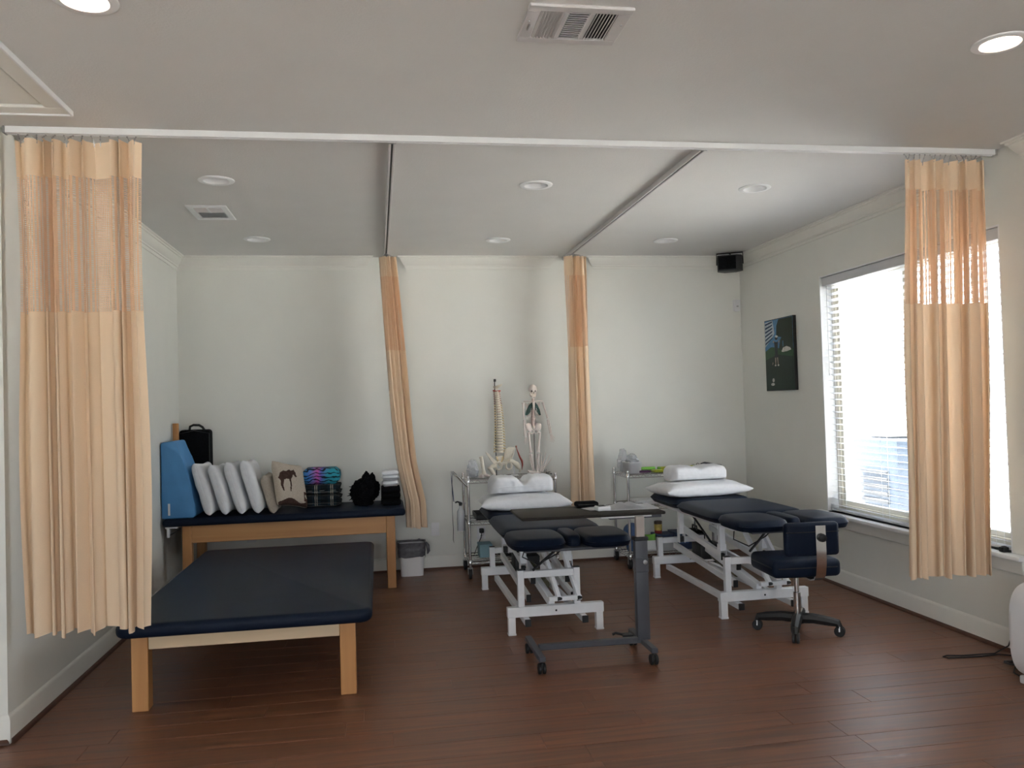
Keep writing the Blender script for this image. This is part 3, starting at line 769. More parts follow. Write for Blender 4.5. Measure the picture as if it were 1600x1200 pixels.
for v in tt.verts:
    c = v.co.copy(); r = 1+.22*noise.noise(c*2.1)+.14*noise.noise(c*6)+.10*noise.noise(c*15)
    z = c.z*r*.15+.135; x = c.x*r*.125*(1-.25*max(0, c.z)) + max(0, c.z)*.03
    v.co = Vector((x, c.y*r*.15, max(.002, z)))
b._merge(tt); b.done('cloth', 'blackfab', t, sharp=60)
for k in range(14):
    a = rnd.uniform(2.0, 4.6); z = rnd.uniform(.03, .24); L = rnd.uniform(.02, .05); p0 = Vector((cos(a)*.11, sin(a)*.13, z))
    b = B(); b.tube([p0, p0+Vector((cos(a)*L, sin(a)*L, rnd.uniform(-.02, .01)))], [.008, .002], 5); b.done('fringe', 'blackfab', t)
t = soft('folded_cloth', 'black folded cloth under the two white towels', 'cloth', (1.925, -.38, TZ+.001))
b = B(); folded(b, .18, .30, .165, 3, 9); b.done('cloth', 'blackfab', t, sharp=180)
for z, h, lb, sd in ((.167, .05, 'white folded towel lying on the black folded cloth', 5), (.218, .085, 'white folded towel on top of the pile by the curtain', 6)):
    t = soft('folded_towel', lb, 'towel', (1.925, -.38, TZ+z+.004+.006*(z > .2))); b = B(); folded(b, .155, .26, h, 1 if h < .06 else 2, sd); b.done('cloth', 'white_fab', t, sharp=180)

# ------------------------------------------------------------------ waste bin and sockets
def bin_():
    t = thing('waste_bin', 'small white waste bin with a dark grey liner bag on the floor', 'bin', (2.11, -.19, 0))
    b = B()
    def sh(u, v, w0, w1, d0, d1, z0, z1, wob=0):
        a = 2*pi*u; c, s = cos(a), sin(a); k = .38
        x = math.copysign(abs(c)**k, c)*(w0+(w1-w0)*v); y = math.copysign(abs(s)**k, s)*(d0+(d1-d0)*v)
        z = z0+(z1-z0)*v
        if wob: q = 1+wob*noise.noise(Vector((c*3, s*3, v*4))); x *= q; y *= q; z += (.035*noise.noise(Vector((c*2.3+4, s*2.3, 0)))-.01)*(1 if v < .05 else 0)
        return Vector((x, y, z))
    b.grid(40, 6, lambda u, v: sh(u, v, .105, .122, .075, .088, .0, .295), wrap=True)
    f = b.bm.verts; b.bm.faces.new([v for v in b.bm.verts if v.co.z < .001])
    b.done('bin_body', 'white_plastic', t, sharp=50)
    b = B(); b.grid(60, 8, lambda u, v: sh(u, v, .126, .134, .092, .10, .19, .315, .05), wrap=True)
    b.grid(60, 3, lambda u, v: sh(u, v, .134, .118, .10, .084, .315, .30, .03), wrap=True)
    b.done('bin_liner', 'bag', t, sharp=60)
    b = B(); b.tube([(.13, -.06, .31), (.15, -.07, .28), (.155, -.075, .23), (.145, -.07, .2)], [.012, .018, .016, .004], 8); b.done('liner_knot', 'bag', t)
M['bag'] = simple('grey_bag', (.11, .105, .12), .35, var=.3, scale=30, bump=.6, bscale=50)
bin_()
def socket(x, z, label):
    t = thing('wall_socket', label, 'socket', (x, 0, z), 0, 'wall sockets on the back wall')
    b = B(); b.box(-.04, .04, -.006, 0, -.062, .062, .003, 2); b.done('plate', 'white_plastic', t)
    for dz in (-.026, .026):
        b = B(); b.box(-.018, .018, -.008, -.005, dz-.016, dz+.016, .004, 2); o = b.done('outlet', 'white_trim', t)
        s = B(); s.box(-.008, -.005, -.0085, -.0075, dz-.005, dz+.006); s.box(.005, .008, -.0085, -.0075, dz-.005, dz+.006); s.done('slots', 'black', o)
socket(.63, .42, 'white wall socket low on the back wall under the tall table near its left legs')
socket(1.12, .44, 'white wall socket low on the back wall under the middle of the tall table')
t = thing('wall_plate', 'blank white wall plate above the waste bin', 'wall plate', (2.35, 0, .39))
b = B(); b.box(-.04, .04, -.006, 0, -.065, .065, .003, 2); b.done('plate', 'white_plastic', t)
for dz in (-.045, .045):
    b = B(); b.lathe([(.004, -.006), (.003, -.0075), (.0, -.008)], (0, 0, dz), 8, Matrix.Rotation(radians(90), 4, 'X')); b.done('screw', 'steel', t)
socket(2.80, .33, 'white wall socket with a black plug behind the chrome cart')

# ------------------------------------------------------------------ treatment beds
def bed(label, x, y, zt, dx, ups):
    t = thing('treatment_bed', label, 'treatment bed', (x, y, 0), 0, 'motorised treatment beds')
    for sx in (-.31, .31):
        for sy in (-.72, .72):
            b = B(); b.box(sx-.025, sx+.025, sy-.025, sy+.025, .012, .125, .003, 1); b.box(sx-.028, sx+.028, sy-.028, sy+.028, 0, .014, .003, 1, mat=None); b.done('leg', 'enamel', t)
    for sy, zu in ((-.72, .44), (.72, .36)):
        b = B(); b.box(-.34, .34, sy-.027, sy+.027, .122, .19, .003, 1); o = b.done('crossbar', 'enamel', t)
        c = B(); c.lathe([(.007, 0), (.007, .002), (.0, .003)], (.0, sy-.027, .155), 10, Matrix.Rotation(radians(90), 4, 'X')); c.done('bolt', 'black', o)
        for sx in ups:
            b = B(); b.box(sx-.022, sx+.022, sy-.022, sy+.022, .19, zu, .003, 1); o = b.done('upright', 'enamel', t)
            c = B(); c.box(sx-.022, sx+.022, sy-.0215, sy+.0215, zu, zu+.004); c.done('end_cap', 'black', o)
        b = B(); b.box(ups[0]+.022, ups[1]-.022, sy-.018, sy+.018, zu-.055, zu-.008, .003, 1); b.done('top_rail', 'enamel', t)
    for sx in (-.21, .19):
        b = B(); b.box(sx-.02, sx+.02, -.80, .70, .075, .118, .003, 1); o = b.done('base_rail', 'enamel', t)
        c = B(); c.box(sx-.021, sx+.021, -.815, -.80, .073, .12, .002, 1); c.done('end_cap', 'black', o)
        # two parallel lift arms each side
        for a, e in (((sx*.8, -.62, .22), (sx*.8, .62, .30)), ((sx*.62, -.60, .34), (sx*.62, .50, .46))):
            b = B(); b.beam(a, e, .032, .05, .003); o = b.done('lift_arm', 'enamel', t)
            c = B(); d = (Vector(e)-Vector(a)).normalized(); c.beam(Vector(a)-d*.012, Vector(a), .034, .052); c.done('end_cap', 'black', o)
    for sx in (-.05, .09):                                      # front link pair leaning back up to the top frame
        b = B(); b.beam((sx+.06, -.80, .25), (sx, -.52, zt-.12), .028, .034, .003); o = b.done('front_link', 'enamel', t)
        c = B(); d = Vector((.06, -.28, .25-zt+.12)).normalized(); c.beam(Vector((sx+.06, -.80, .25)), Vector((sx+.06, -.80, .25))+d*.02, .03, .036); c.done('end_cap', 'black', o)
    b = B(); b.box(-.06, .17, -.815, -.775, .232, .262, .003, 1); b.done('link_bar', 'enamel', t)
    b = B(); b.beam((-.02, -.70, .20), (-.08, .1, .36), .045, .06, .004); b.done('rocker', 'enamel', t)
    b = B(); b.tube([(.02, -.25, .22), (-.03, .25, .33)], .042, 14); o = b.done('actuator', 'olive', t)
    c = B(); c.tube([(-.03, .25, .33), (-.06, .55, .42)], .016, 10); c.done('piston', 'steel', o)
    b = B(); b.box(-.14, .06, .10, .30, .26, .38, .01, 2); b.done('motor_box', 'black', t)
    for sx in (-.25, .25):                                      # upper frame
        b = B(); b.box(dx+sx-.018, dx+sx+.018, -.68, .92, zt-.12, zt-.075, .003, 1); b.done('side_rail', 'enamel', t)
    for sy in (-.55, -.1, .45, .85):
        b = B(); b.box(dx-.232, dx+.232, sy-.018, sy+.018, zt-.115, zt-.078, .003, 1); b.done('cross_member', 'enamel', t)
    for sx in (-.16, .18):
        for sy in (-.38, .48):
            b = B(); b.box(sx-.022, sx+.022, sy-.022, sy+.022, .42, zt-.115, .003, 1); o = b.done('lift_post', 'enamel', t)
            c = B()
            for q in (-.026, .022): c.box(sx+q, sx+q+.004, sy-.03, sy+.03, .345, .47, .001, 1)
            c.done('bracket', 'enamel', o)
            c = B(); c.box(sx-.018, sx+.018, sy-.02, sy+.02, .35, .40, .004, 1); c.done('stop_pad', 'black', o)
    b = B(); b.box(dx-.30, dx+.32, -1.06, -.62, zt-.085, zt-.066, .006, 2); b.done('foot_plate', 'grey_metal', t)
    b = B()
    for k, (ax, ay, az) in enumerate(((-.1, -.62, -.13), (.1, -.66, -.14), (.22, -.7, -.13))): b.box(dx+ax-.015, dx+ax+.015, ay-.015, ay+.015, zt+az, zt-.085, .003, 1)
    b.done('latch_blocks', 'black', t)
    b = B(); b.tube([(dx+.02, -.62, zt-.14), (dx-.10, -.74, zt-.19), (dx-.20, -.80, zt-.25)], .009, 8); b.done('tilt_lever', 'black', t)
    b = B(); b.tube([(dx-.2, -.55, zt-.12), (dx-.24, -.62, zt-.19), (dx-.14, -.66, zt-.24), (dx+.0, -.64, zt-.18), (dx+.1, -.6, zt-.12)], .005, 6); b.done('cable', 'black', t)
    b = B(); b.beam((dx-.20, .35, zt-.10), (dx-.16, -.05, .40), .014, .014); b.done('gas_strut', 'black', t)
    b = B(); b.tube([(dx+.335, -.93, zt-.06), (dx+.40, -.93, zt-.065), (dx+.43, -.86, zt-.075), (dx+.40, -.80, zt-.065), (dx+.335, -.80, zt-.06)], .008, 8); b.done('side_handle', 'black', t)
    # cushions: head, middle, two foot pads with a small centre pad
    def pad(name, x0, x1, y0, y1, th, crown, p=5.0, taper=0):
        b = B(); cx, cy, hx, hy = (x0+x1)/2, (y0+y1)/2, (x1-x0)/2, (y1-y0)/2
        n = 26
        def edge(u, v):
            X, Y = 2*u-1, 2*v-1
            # square -> rounded square
            k = (abs(X)**p+abs(Y)**p)**(1/p); m = max(abs(X), abs(Y)); s = (m/k) if k > 0 else 1
            return X*s, Y*s, m
        def top(u, v):
            X, Y, m = edge(u, v); e = max(0, (m-.80)/.20)
            z = zt-th*.5 + (th*.5)*sqrt(max(0, 1-e*e)) + crown*(1-X*X)*(1-Y*Y)
            return Vector((dx+cx+X*hx*(1-taper*max(0, -Y)), cy+Y*hy, z))
        def bot(u, v):
            X, Y, m = edge(u, v); e = max(0, (m-.9)/.1)
            return Vector((dx+cx+X*hx*(1-taper*max(0, -Y)), cy+Y*hy, zt-th*.5-(th*.5)*sqrt(max(0, 1-e*e))))
        b.grid(n, n, top); b.grid(n, n, bot); bmesh.ops.remove_doubles(b.bm, verts=list(b.bm.verts), dist=.0004)
        return b.done(name, 'navy', t, sharp=60)
    pad('head_cushion', -.36, .36, .27, .98, .075, .006, 9)
    pad('middle_cushion', -.375, .375, -.62, .275, .08, .008, 9)
    pad('foot_cushion', -.385, .0, -1.10, -.60, .072, .012, 4.5, .05)
    pad('foot_cushion', .105, .445, -1.10, -.60, .072, .012, 4.5, .05)
    pad('centre_cushion', .0, .105, -1.02, -.60, .08, .010, 4)
M['olive'] = simple('olive_cylinder', (.12, .11, .065), .4, var=.1)
bed('navy treatment bed on a white steel frame behind the overbed table', 3.01, -1.72, .70, .035, (-.24, .155))
bed('navy treatment bed on a white steel frame behind the black stool', 4.56, -1.70, .735, .07, (-.272, .115))

def bed_pillow(label, x, y, z, w, h, th, seed, rz=0):
    t = thing('pillow', label, 'pillow', (x, y, z), rz)
    b = B(); f = pillow_fn(w, h, th, seed, pinch=.16, wr=.014)
    pillow(b, w, h, th, seed, Matrix.Translation((0, 0, th*.40)), n=40, pinch=.16, wr=.014)
    for v in b.bm.verts:
        if v.co.z < 0: v.co.z *= .05
        elif v.co.z < th*.4: v.co.z = v.co.z*(.55+.45*v.co.z/(th*.4))
    b.done('case', 'white_fab', t, sharp=180)
    b = B(); b.tube([(w/2-.004, -h*.40+h*.8*k/8, th*.16) for k in range(9)], .003, 5); b.done('seam', 'white_fab', t)
bed_pillow('white flat pillow on the bed behind the overbed table', 3.03, -1.16, .707, .76, .50, .135, 51, radians(-3))
bed_pillow('white flat pillow on the bed behind the black stool', 4.61, -1.12, .742, .80, .50, .135, 62, radians(4))
def contour(label, x, y, z, w, d, h, waist, rz, seed):
    t = thing('contour_pillow', label, 'pillow', (x, y, z), rz); b = B(); n = 40
    def fn(u, v):
        a = 2*pi*v; X = 2*u-1; c, s = cos(a), sin(a); k = .55
        end = sqrt(max(0, 1-max(0, (abs(X)-.80)/.20)**2)); hh = h*(1-waist*math.exp(-(X/.16)**2))*(.35+.65*end)
        yy = math.copysign(abs(c)**k, c)*d/2*(1-.25*waist*math.exp(-(X/.2)**2))*(.45+.55*end)
        zz = hh/2+math.copysign(abs(s)**k, s)*hh/2
        q = noise.noise(Vector((X*9+seed, c*2, s*2)))*.006+noise.noise(Vector((X*26, c*3+seed, s*3)))*.003
        return Vector((X*w/2+q*.5, yy+q, max(.001, zz+q*(1 if s > 0 else 0))))
    b.grid(n, 36, fn); bmesh.ops.remove_doubles(b.bm, verts=list(b.bm.verts), dist=.0008)
    es = [e for e in b.bm.edges if e.is_boundary]; bmesh.ops.holes_fill(b.bm, edges=es)
    b.done('case', 'white_fab', t, sharp=70)
    b = B(); b.tube([(-w/2*.8+w*.8*k/14, -d/2-.004+.008*math.exp(-((k-7)/2.5)**2), h*.42) for k in range(15)], .003, 5); b.done('seam', 'white_fab', t)
contour('white pillow with a pinched middle on the bed behind the overbed table', 3.01, -1.13, .838, .54, .30, .145, .42, radians(4), 3)
contour('white contoured pillow on the bed behind the black stool', 4.60, -1.07, .872, .52, .30, .125, .16, radians(2), 8)

# ------------------------------------------------------------------ overbed table and what lies on it
def caster(b, x, y, r=.032, w=.022):
    m = Matrix.Rotation(radians(90), 4, 'Y')
    for s in (-1, 1): b.lathe([(r*.4, -w*.42), (r*.85, -w*.42), (r, -w*.25), (r, w*.25), (r*.85, w*.42), (r*.4, w*.42)], (x+s*w*.62, y, r), 20, m)
    b.box(x-.008, x+.008, y-.014, y+.014, r*.7, r*2.05, .003, 1)
def overbed():
    t = thing('overbed_table', 'grey overbed table on casters with a dark tray top', 'table', (3.08, -3.07, 0))
    b = B(); b.box(-.40, .52, -.03, .43, .868, .888, .008, 2); b.done('table_top', 'dark_top', t)
    b = B(); b.box(.10, .43, -.02, -.008, .858, .868, .002, 1); b.done('top_edge_strip', 'white_plastic', t)
    b = B(); b.box(.16, .50, -.005, .38, .848, .868, .003, 1); b.done('top_bracket', 'grey_metal', t)
    b = B(); b.box(.305, .385, -.055, .0, .10, .735, .005, 2); o = b.done('outer_column', 'grey_metal', t)
    c = B(); c.box(.30, .39, -.060, .005, .715, .738, .003, 1); c.done('collar', 'black', o)
    c = B(); c.lathe([(.008, 0), (.008, .012), (.014, .014), (.014, .02), (.0, .022)], (.36, -.056, .585), 10, Matrix.Rotation(radians(90), 4, 'X')); c.done('lock_pin', 'steel', o)
    c = B(); c.box(.3035, .3865, -.0575, .0025, .52, .61, .002, 1); c.done('clamp', 'grey_metal', o)
    b = B(); b.box(.318, .372, -.045, -.010, .70, .866, .003, 1); b.done('inner_column', 'taupe', t)
    for x in (-.34, .345):
        b = B(); b.box(x-.02, x+.02, -.25, .22, .075, .105, .004, 1); b.done('base_leg', 'grey_metal', t)
        for y in (-.22, .19):
            c = B(); caster(c, x, y); c.done('caster', 'black', t)
    b = B(); b.box(-.32, .325, -.05, -.012, .082, .118, .004, 1); b.done('base_bar', 'grey_metal', t)
    b = B(); b.box(.23, .30, .02, .08, .105, .118, .003, 1); b.tube([(.25, .05, .112), (.19, .05, .128), (.17, .05, .12)], .008, 6); b.done('foot_pedal', 'black', t)
    # things on the tray, each its own
    p = thing('pouch', 'flat black pouch on the tray top behind the small device', 'pouch', (3.185, -2.71, .889))
    b = B(); b.box(-.075, .075, -.05, .05, 0, .035, .014, 3); b.done('body', 'blackfab', p)
    b = B(); b.tube([(-.065, -.052, .02), (.065, -.052, .02)], .003, 5); b.done('zip', 'black', p)
    d = thing('handheld_device', 'small white and black electronic device on the tray top', 'device', (3.235, -2.935, .889), radians(8))
    b = B(); b.box(-.045, .045, -.035, .04, 0, .03, .008, 2); b.done('case', 'white_plastic', d)
    b = B(); b.box(-.035, .012, -.03, .02, .029, .033, .003, 1); b.done('screen', 'black', d)
    b = B(); b.box(.02, .038, -.02, .0, .029, .034, .003, 1); b.done('button', 'steel', d)
    k = thing('open_book', 'open book with white pages lying on the tray top', 'book', (3.435, -2.85, .889), radians(-4))
    for s in (-1, 1):
        b = B()
        def page(u, v, s=s):
            x = s*u*.165; return Vector((x, -.12+.25*v+.01*u*s, .004+.022*math.exp(-((u-.18)/.22)**2)*(1-.15*v)))
        b.grid(14, 4, page); bmesh.ops.solidify(b.bm, geom=list(b.bm.faces), thickness=.003); b.done('page_block', 'paper', k)
    b = B(); b.box(-.17, .17, -.125, .135, 0, .002); b.done('cover', 'paper', k)
    k = thing('paper_sheet', 'loose white paper sheet beside the open book', 'paper', (3.20, -2.84, .889), radians(12))
    b = B(); b.grid(6, 6, lambda u, v: Vector((-.06+.12*u, -.08+.15*v, .001+.004*sin(u*3)*v))); bmesh.ops.solidify(b.bm, geom=list(b.bm.faces), thickness=.0008); b.done('sheet', 'paper', k)
M['taupe'] = simple('taupe_column', (.42, .37, .34), .4, var=.05)
overbed()

# ------------------------------------------------------------------ rolling stool
def stool():
    t = thing('rolling_stool', 'black padded rolling stool with chrome back bracket beside the treatment bed', 'stool', (4.575, -2.885, 0), radians(-4))
    R = .26
    for a in (147, 238, 323, 56):
        a = radians(a+4)
        d = Vector((cos(a), sin(a), 0)); b = B()
        pts = [d*.02+Vector((0, 0, .100)), d*.10+Vector((0, 0, .104)), d*.20+Vector((0, 0, .094)), d*.252+Vector((0, 0, .086)), d*.262+Vector((0, 0, .058))]
        b.tube(pts, [.036, .034, .031, .027, .022], 8); o = b.done('leg', 'black', t)
        c = B(); r = .034; w = Vector((-d.y, d.x, 0)); ctr = d*.262+w*.004
        for s in (-1, 1): c.lathe([(r*.3, -.010), (r*.85, -.010), (r, -.006), (r, .006), (r*.85, .010), (r*.3, .010)], (ctr.x+w.x*.013*s, ctr.y+w.y*.013*s, r), 16, Matrix.Rotation(a+pi/2, 4, 'Z') @ Matrix.Rotation(radians(90), 4, 'Y'))
        c.done('caster_wheel', 'black', o)
        c = B(); c.tube([ctr+w*.022+Vector((0, 0, r)), ctr+w*.022+Vector((0, 0, r*1.9)), ctr-w*.022+Vector((0, 0, r*1.9)), ctr-w*.022+Vector((0, 0, r))], .006, 6); c.tube([ctr+Vector((0, 0, r*1.8)), ctr+Vector((0, 0, .075))], .008, 8); c.done('caster_fork', 'chrome', o)
    b = B(); b.lathe([(.046, .07), (.046, .115), (.03, .13), (.02, .132)], n=20); b.done('hub', 'black', t)
    b = B(); b.lathe([(.024, .13), (.024, .27), (.016, .272), (.016, .40)], n=18); b.done('gas_column', 'chrome', t)
    b = B(); b.box(-.08, .08, -.10, .10, .386, .404, .006, 1); b.tube([(.04, 0, .392), (.10, -.05, .378), (.13, -.06, .368)], .008, 8); b.done('tilt_mechanism', 'black', t)
    b = B(); b.box(-.235, .225, -.20, .22, .404, .52, .036, 4); o = b.done('seat', 'navy', t)
    b = B(); b.tube([(-.234, -.16, .47), (-.234, .18, .47), (-.20, .219, .47), (.19, .219, .47), (.224, .18, .47), (.224, -.16, .47), (.19, -.199, .47), (-.2, -.199, .47)], .004, 6, closed=True); b.done('piping', 'black', o)
    b = B(); b.box(-.185, .175, -.285, -.225, .56, .775, .026, 4); o = b.done('backrest', 'navy', t)
    b = B(); b.tube([(-.18, -.283, .715), (0, -.286, .715), (.17, -.283, .715)], .003, 6); b.done('seam', 'black', o)
    prof = [(q0, q1+.042) for q0, q1 in [(-.06, .345), (-.20, .345), (-.255, .36), (-.285, .40), (-.30, .47), (-.302, .56), (-.300, .715), (-.294, .715), (-.296, .56), (-.293, .47), (-.278, .405), (-.25, .368), (-.20, .353), (-.06, .353)]]
    b = B(); b.prism(prof, lambda u, v, k: Vector((.04+(-.033+.066*k), u, v))); b.done('back_bracket', 'chrome', t)
    b = B(); b.lathe([(.026, 0), (.028, .008), (.024, .024), (.010, .027), (.0, .028)], (.045, -.302, .68), 12, Matrix.Rotation(radians(90), 4, 'X')); b.done('adjust_knob', 'black', t)
stool()

# ------------------------------------------------------------------ chrome wire carts
def cart(label, x0, x1, y0, y1, zs, handle):
    t = thing('wire_cart', label, 'cart', ((x0+x1)/2, (y0+y1)/2, 0), 0, 'chrome wire carts at the back wall')
    hx, hy = (x1-x0)/2, (y1-y0)/2; zt = max(zs)
    for sx in (-1, 1):
        for sy in (-1, 1):
            b = B(); b.tube([(sx*hx, sy*hy, .09), (sx*hx, sy*hy, zt+.025)], .0125, 12); o = b.done('post', 'chrome', t)
            c = B()
            for z in zs: c.lathe([(.0135, z-.022), (.0175, z-.018), (.0165, z+.012), (.0135, z+.016)], (sx*hx, sy*hy, 0), 12)
            c.lathe([(.013, zt+.024), (.0145, zt+.03), (.010, zt+.04), (.0, zt+.042)], (sx*hx, sy*hy, 0), 12); c.done('collars', 'chrome', o)
            c = B(); m = Matrix.Rotation(radians(90), 4, 'Y')
            c.lathe([(.016, -.014), (.046, -.014), (.05, -.008), (.05, .008), (.046, .014), (.016, .014)], (sx*hx, sy*hy+.015, .05), 18, m); w = c.done('caster_wheel', 'black', t)
            c = B(); c.box(sx*hx-.022, sx*hx-.018, sy*hy-.01, sy*hy+.03, .045, .10, .001, 1); c.box(sx*hx+.018, sx*hx+.022, sy*hy-.01, sy*hy+.03, .045, .10, .001, 1); c.box(sx*hx-.022, sx*hx+.022, sy*hy-.01, sy*hy+.03, .097, .102); c.done('caster_fork', 'steel', w)
    for z in zs:
        b = B()
        for y in (-hy, hy):
            b.tube([(-hx, y, z), (hx, y, z)], .0042, 6); b.tube([(-hx, y, z-.028), (hx, y, z-.028)], .0042, 6)
            n = int(2*hx/.03); b.tube([(-hx+2*hx*i/n, y, z if i % 2 else z-.028) for i in range(n+1)], .0022, 5)
        for x in (-hx, hx):
            b.tube([(x, -hy, z), (x, hy, z)], .0042, 6); b.tube([(x, -hy, z-.028), (x, hy, z-.028)], .0042, 6)
            n = int(2*hy/.03); b.tube([(x, -hy+2*hy*i/n, z if i % 2 else z-.028) for i in range(n+1)], .0022, 5)
        o = b.done('shelf_frame', 'chrome', t)
        w = B(); n = int(2*hx/.026)
        for i in range(1, n): w.tube([(-hx+2*hx*i/n, -hy, z+.001), (-hx+2*hx*i/n, hy, z+.001)], .0016, 5)
        for y in (-hy*.5, 0, hy*.5): w.tube([(-hx, y, z-.003), (hx, y, z-.003)], .003, 5)
        q = w.done('wire_deck', 'chrome', o); q['kind'] = 'stuff'
    s = -1 if handle == 'left' else 1
    b = B(); e = s*(hx+.115); zh = zt+.05
    b.tube([(s*hx, -hy, zt-.06), (s*(hx+.03), -hy, zt-.03), (s*(hx+.09), -hy, zh-.012), (e, -hy+.03, zh), (e, hy-.03, zh), (s*(hx+.09), hy, zh-.012), (s*(hx+.03), hy, zt-.03), (s*hx, hy, zt-.06)], .010, 10)
    b.done('push_handle', 'chrome' if s < 0 else 'grey_metal', t)
    return t
cart('chrome wire cart holding the anatomical bone models', 2.625, 3.44, -.56, -.12, (.90, .52, .16), 'left')
cart('chrome wire cart beside the window bay holding green and yellow bars', 4.14, 4.97, -.56, -.10, (.885, .585, .13), 'right')
SH = .904                                                        # top of the deck on the bone cart

# ------------------------------------------------------------------ anatomical models on the bone cart
M['lung'] = simple('dark_green_lung', (.012, .05, .04), .5, var=.3, scale=60)
M['red'] = simple('red_muscle', (.33, .05, .03), .5, var=.15, scale=50)
M['disc'] = simple('rust_disc', (.36, .13, .08), .6, var=.1)
M['nerve'] = simple('yellow_nerve', (.72, .50, .14), .5, var=.1)
M['socket'] = simple('dark_eye_socket', (.10, .075, .06), .8, var=.1)
PX = .00617
def sk(cx, cy, y=0, ox=833): return Vector(((740+cx/7.5-ox)*PX, y, (738-(580+cy/7.5))*PX))
def bone(name, pts, r, t, mat='pinkbone', n=8):
    r = [q*1.5 for q in r] if isinstance(r, (list, tuple)) else r*1.5
    b = B(); b.tube(pts, r, n); return b.done(name, mat, t)
def hand(t, wrist, tip, spread, mat, w=.010, up=Vector((0, -1, 0))):
    """five fingers fanned from the wrist towards tip"""
    wrist, tip = Vector(wrist), Vector(tip); d = (tip-wrist); L = d.length; d.normalize(); s = d.cross(up).normalized()
    b = B()
    for k in range(6): b.ball(wrist+s*w*(-.6+.6*(k % 3))+d*w*(.4+.7*(k//3)), w*.42, 8)
    o = b.done('wrist_bones', mat, t)
    for k, (a, ln) in enumerate(((-.62, .62), (-.26, .94), (-.04, 1.0), (.18, .95), (.40, .82))):
        dd = (d*cos(a*spread)+s*sin(a*spread)).normalized(); p0 = wrist+d*w*1.2+s*w*a*1.5
        q = [p0+dd*(L*ln*f)+up*(L*.06*sin(f*3)) for f in (0, .40, .44, .66, .70, .85, .88, 1)]
        b = B(); b.tube(q, [w*.34, w*.22, w*.3, w*.19, w*.26, w*.16, w*.21, w*.10], 6); b.done('finger', mat, t)
def skeleton():
    t = thing('skeleton_model', 'miniature white skeleton model with dark green lungs on a rod', 'skeleton model', (3.30, -.30, SH))
    b = B(); b.lathe([(.055, 0), (.055, .006), (.045, .012), (.008, .014)], n=24); b.done('stand_base', 'black', t)
    b = B(); b.tube([(.002, .006, .01), (.002, .006, .42)], .0035, 8); b.done('stand_rod', 'black', t)
    # skull
    c = sk(697, 205); b = B(); tt = bmesh.new(); bmesh.ops.create_uvsphere(tt, u_segments=24, v_segments=18, radius=1)
    for v in tt.verts:
        x, y, z = v.co; k = 1-.32*max(0, -z-.1)
        if y < -.3 and z < .1: y *= 1-.10*abs(x)
        v.co = Vector((x*.041*k, y*.050-(.006 if z < -.3 else 0), z*.050*(1.0 if z > 0 else .9)))
    b._merge(tt, Matrix.Translation(c+Vector((0, 0, .008)))); o = b.done('skull', 'pinkbone', t)
    for s in (-1, 1):
        q = B(); q.ball(c+Vector((s*.0155, -.040, -.007)), (.0105, .010, .0095), 12); q.done('eye_socket', 'socket', o)
    q = B(); q.prism([(-.005, 0), (.005, 0), (0, .013)], lambda u, v, k: c+Vector((u, -.052+.012*k, v-.028))); q.done('nose_opening', 'socket', o)
    b = B(); j = c+Vector((0, 0, -.048))
    b.tube([j+Vector((-.027, .004, .022)), j+Vector((-.024, -.012, .0)), j+Vector((-.010, -.036, -.012)), j+Vector((.010, -.036, -.012)), j+Vector((.024, -.012, 0)), j+Vector((.027, .004, .022))], .0075, 8); jo = b.done('jaw', 'pinkbone', t)
    for k in range(8):
        b = B(); a = (k-3.5)/3.5; b.box(c.x+a*.014-.0016, c.x+a*.014+.0016, -.047+.008*a*a, -.042+.008*a*a, c.z-.050, c.z-.036, .001, 1); b.done('tooth', 'bone', jo)
    # spine
    z0, z1 = sk(0, 640).z, sk(0, 300).z
    for k in range(20):
        f = k/19; z = z0+(z1-z0)*f; r = .020-.009*f; p = Vector((0, .014+.012*sin(f*5), z)); q = B()
        q.lathe([(r*.9, -.0055), (r, -.0035), (r*.86, 0), (r, .0035), (r*.9, .0055)], p, 12); q.tube([p+Vector((-r*1.9, .008, 0)), p+Vector((r*1.9, .008, 0))], r*.25, 6); vo = q.done('vertebra', 'pinkbone', t)
        if k < 19: q = B(); q.lathe([(r*.93, .0055), (r*.93, .0095)], p, 10); q.done('disc', 'disc', vo)
    # chest
    top, bt = sk(0, 335).z, sk(0, 510).z
    for k in range(9):
        f = k/8; z = top-.004-(top-bt-.03)*f; w = .036+.026*sin(min(1, f*1.15)*pi*.62); dpt = .030+.012*sin(f*pi)
        for s in (-1, 1):
            fr = .12 if k < 7 else .42
            pts = [Vector((s*w*sin(a), .016-dpt*cos(a)*1.0-(0 if a > 1.4 else .002), z-.022*(1-a/pi)-.004*k/8)) for a in [fr*pi+(pi-fr*pi)*i/9 for i in range(10)]]
            bone('rib', pts, .0028, t, n=6)
    bone('sternum', [sk(697, 335, -.024), sk(697, 375, -.030), sk(697, 430, -.034)], [.010, .0085, .005], t)
    for s, poly in ((-1, [(682, 342), (650, 375), (620, 440), (606, 490), (625, 492), (655, 465), (680, 425), (686, 380)]), (1, [(714, 342), (742, 372), (764, 430), (778, 495), (762, 497), (735, 455), (716, 425), (711, 380)])):
        q = B(); q.prism([(sk(x, z).x, sk(x, z).z) for x, z in poly], lambda u, v, k: Vector((u*1.08, -.024+.034*k, v)))
        bmesh.ops.bevel(q.bm, geom=list(q.bm.edges), offset=.005, segments=2, profile=.5, affect='EDGES'); q.done('lung', 'lung', t)
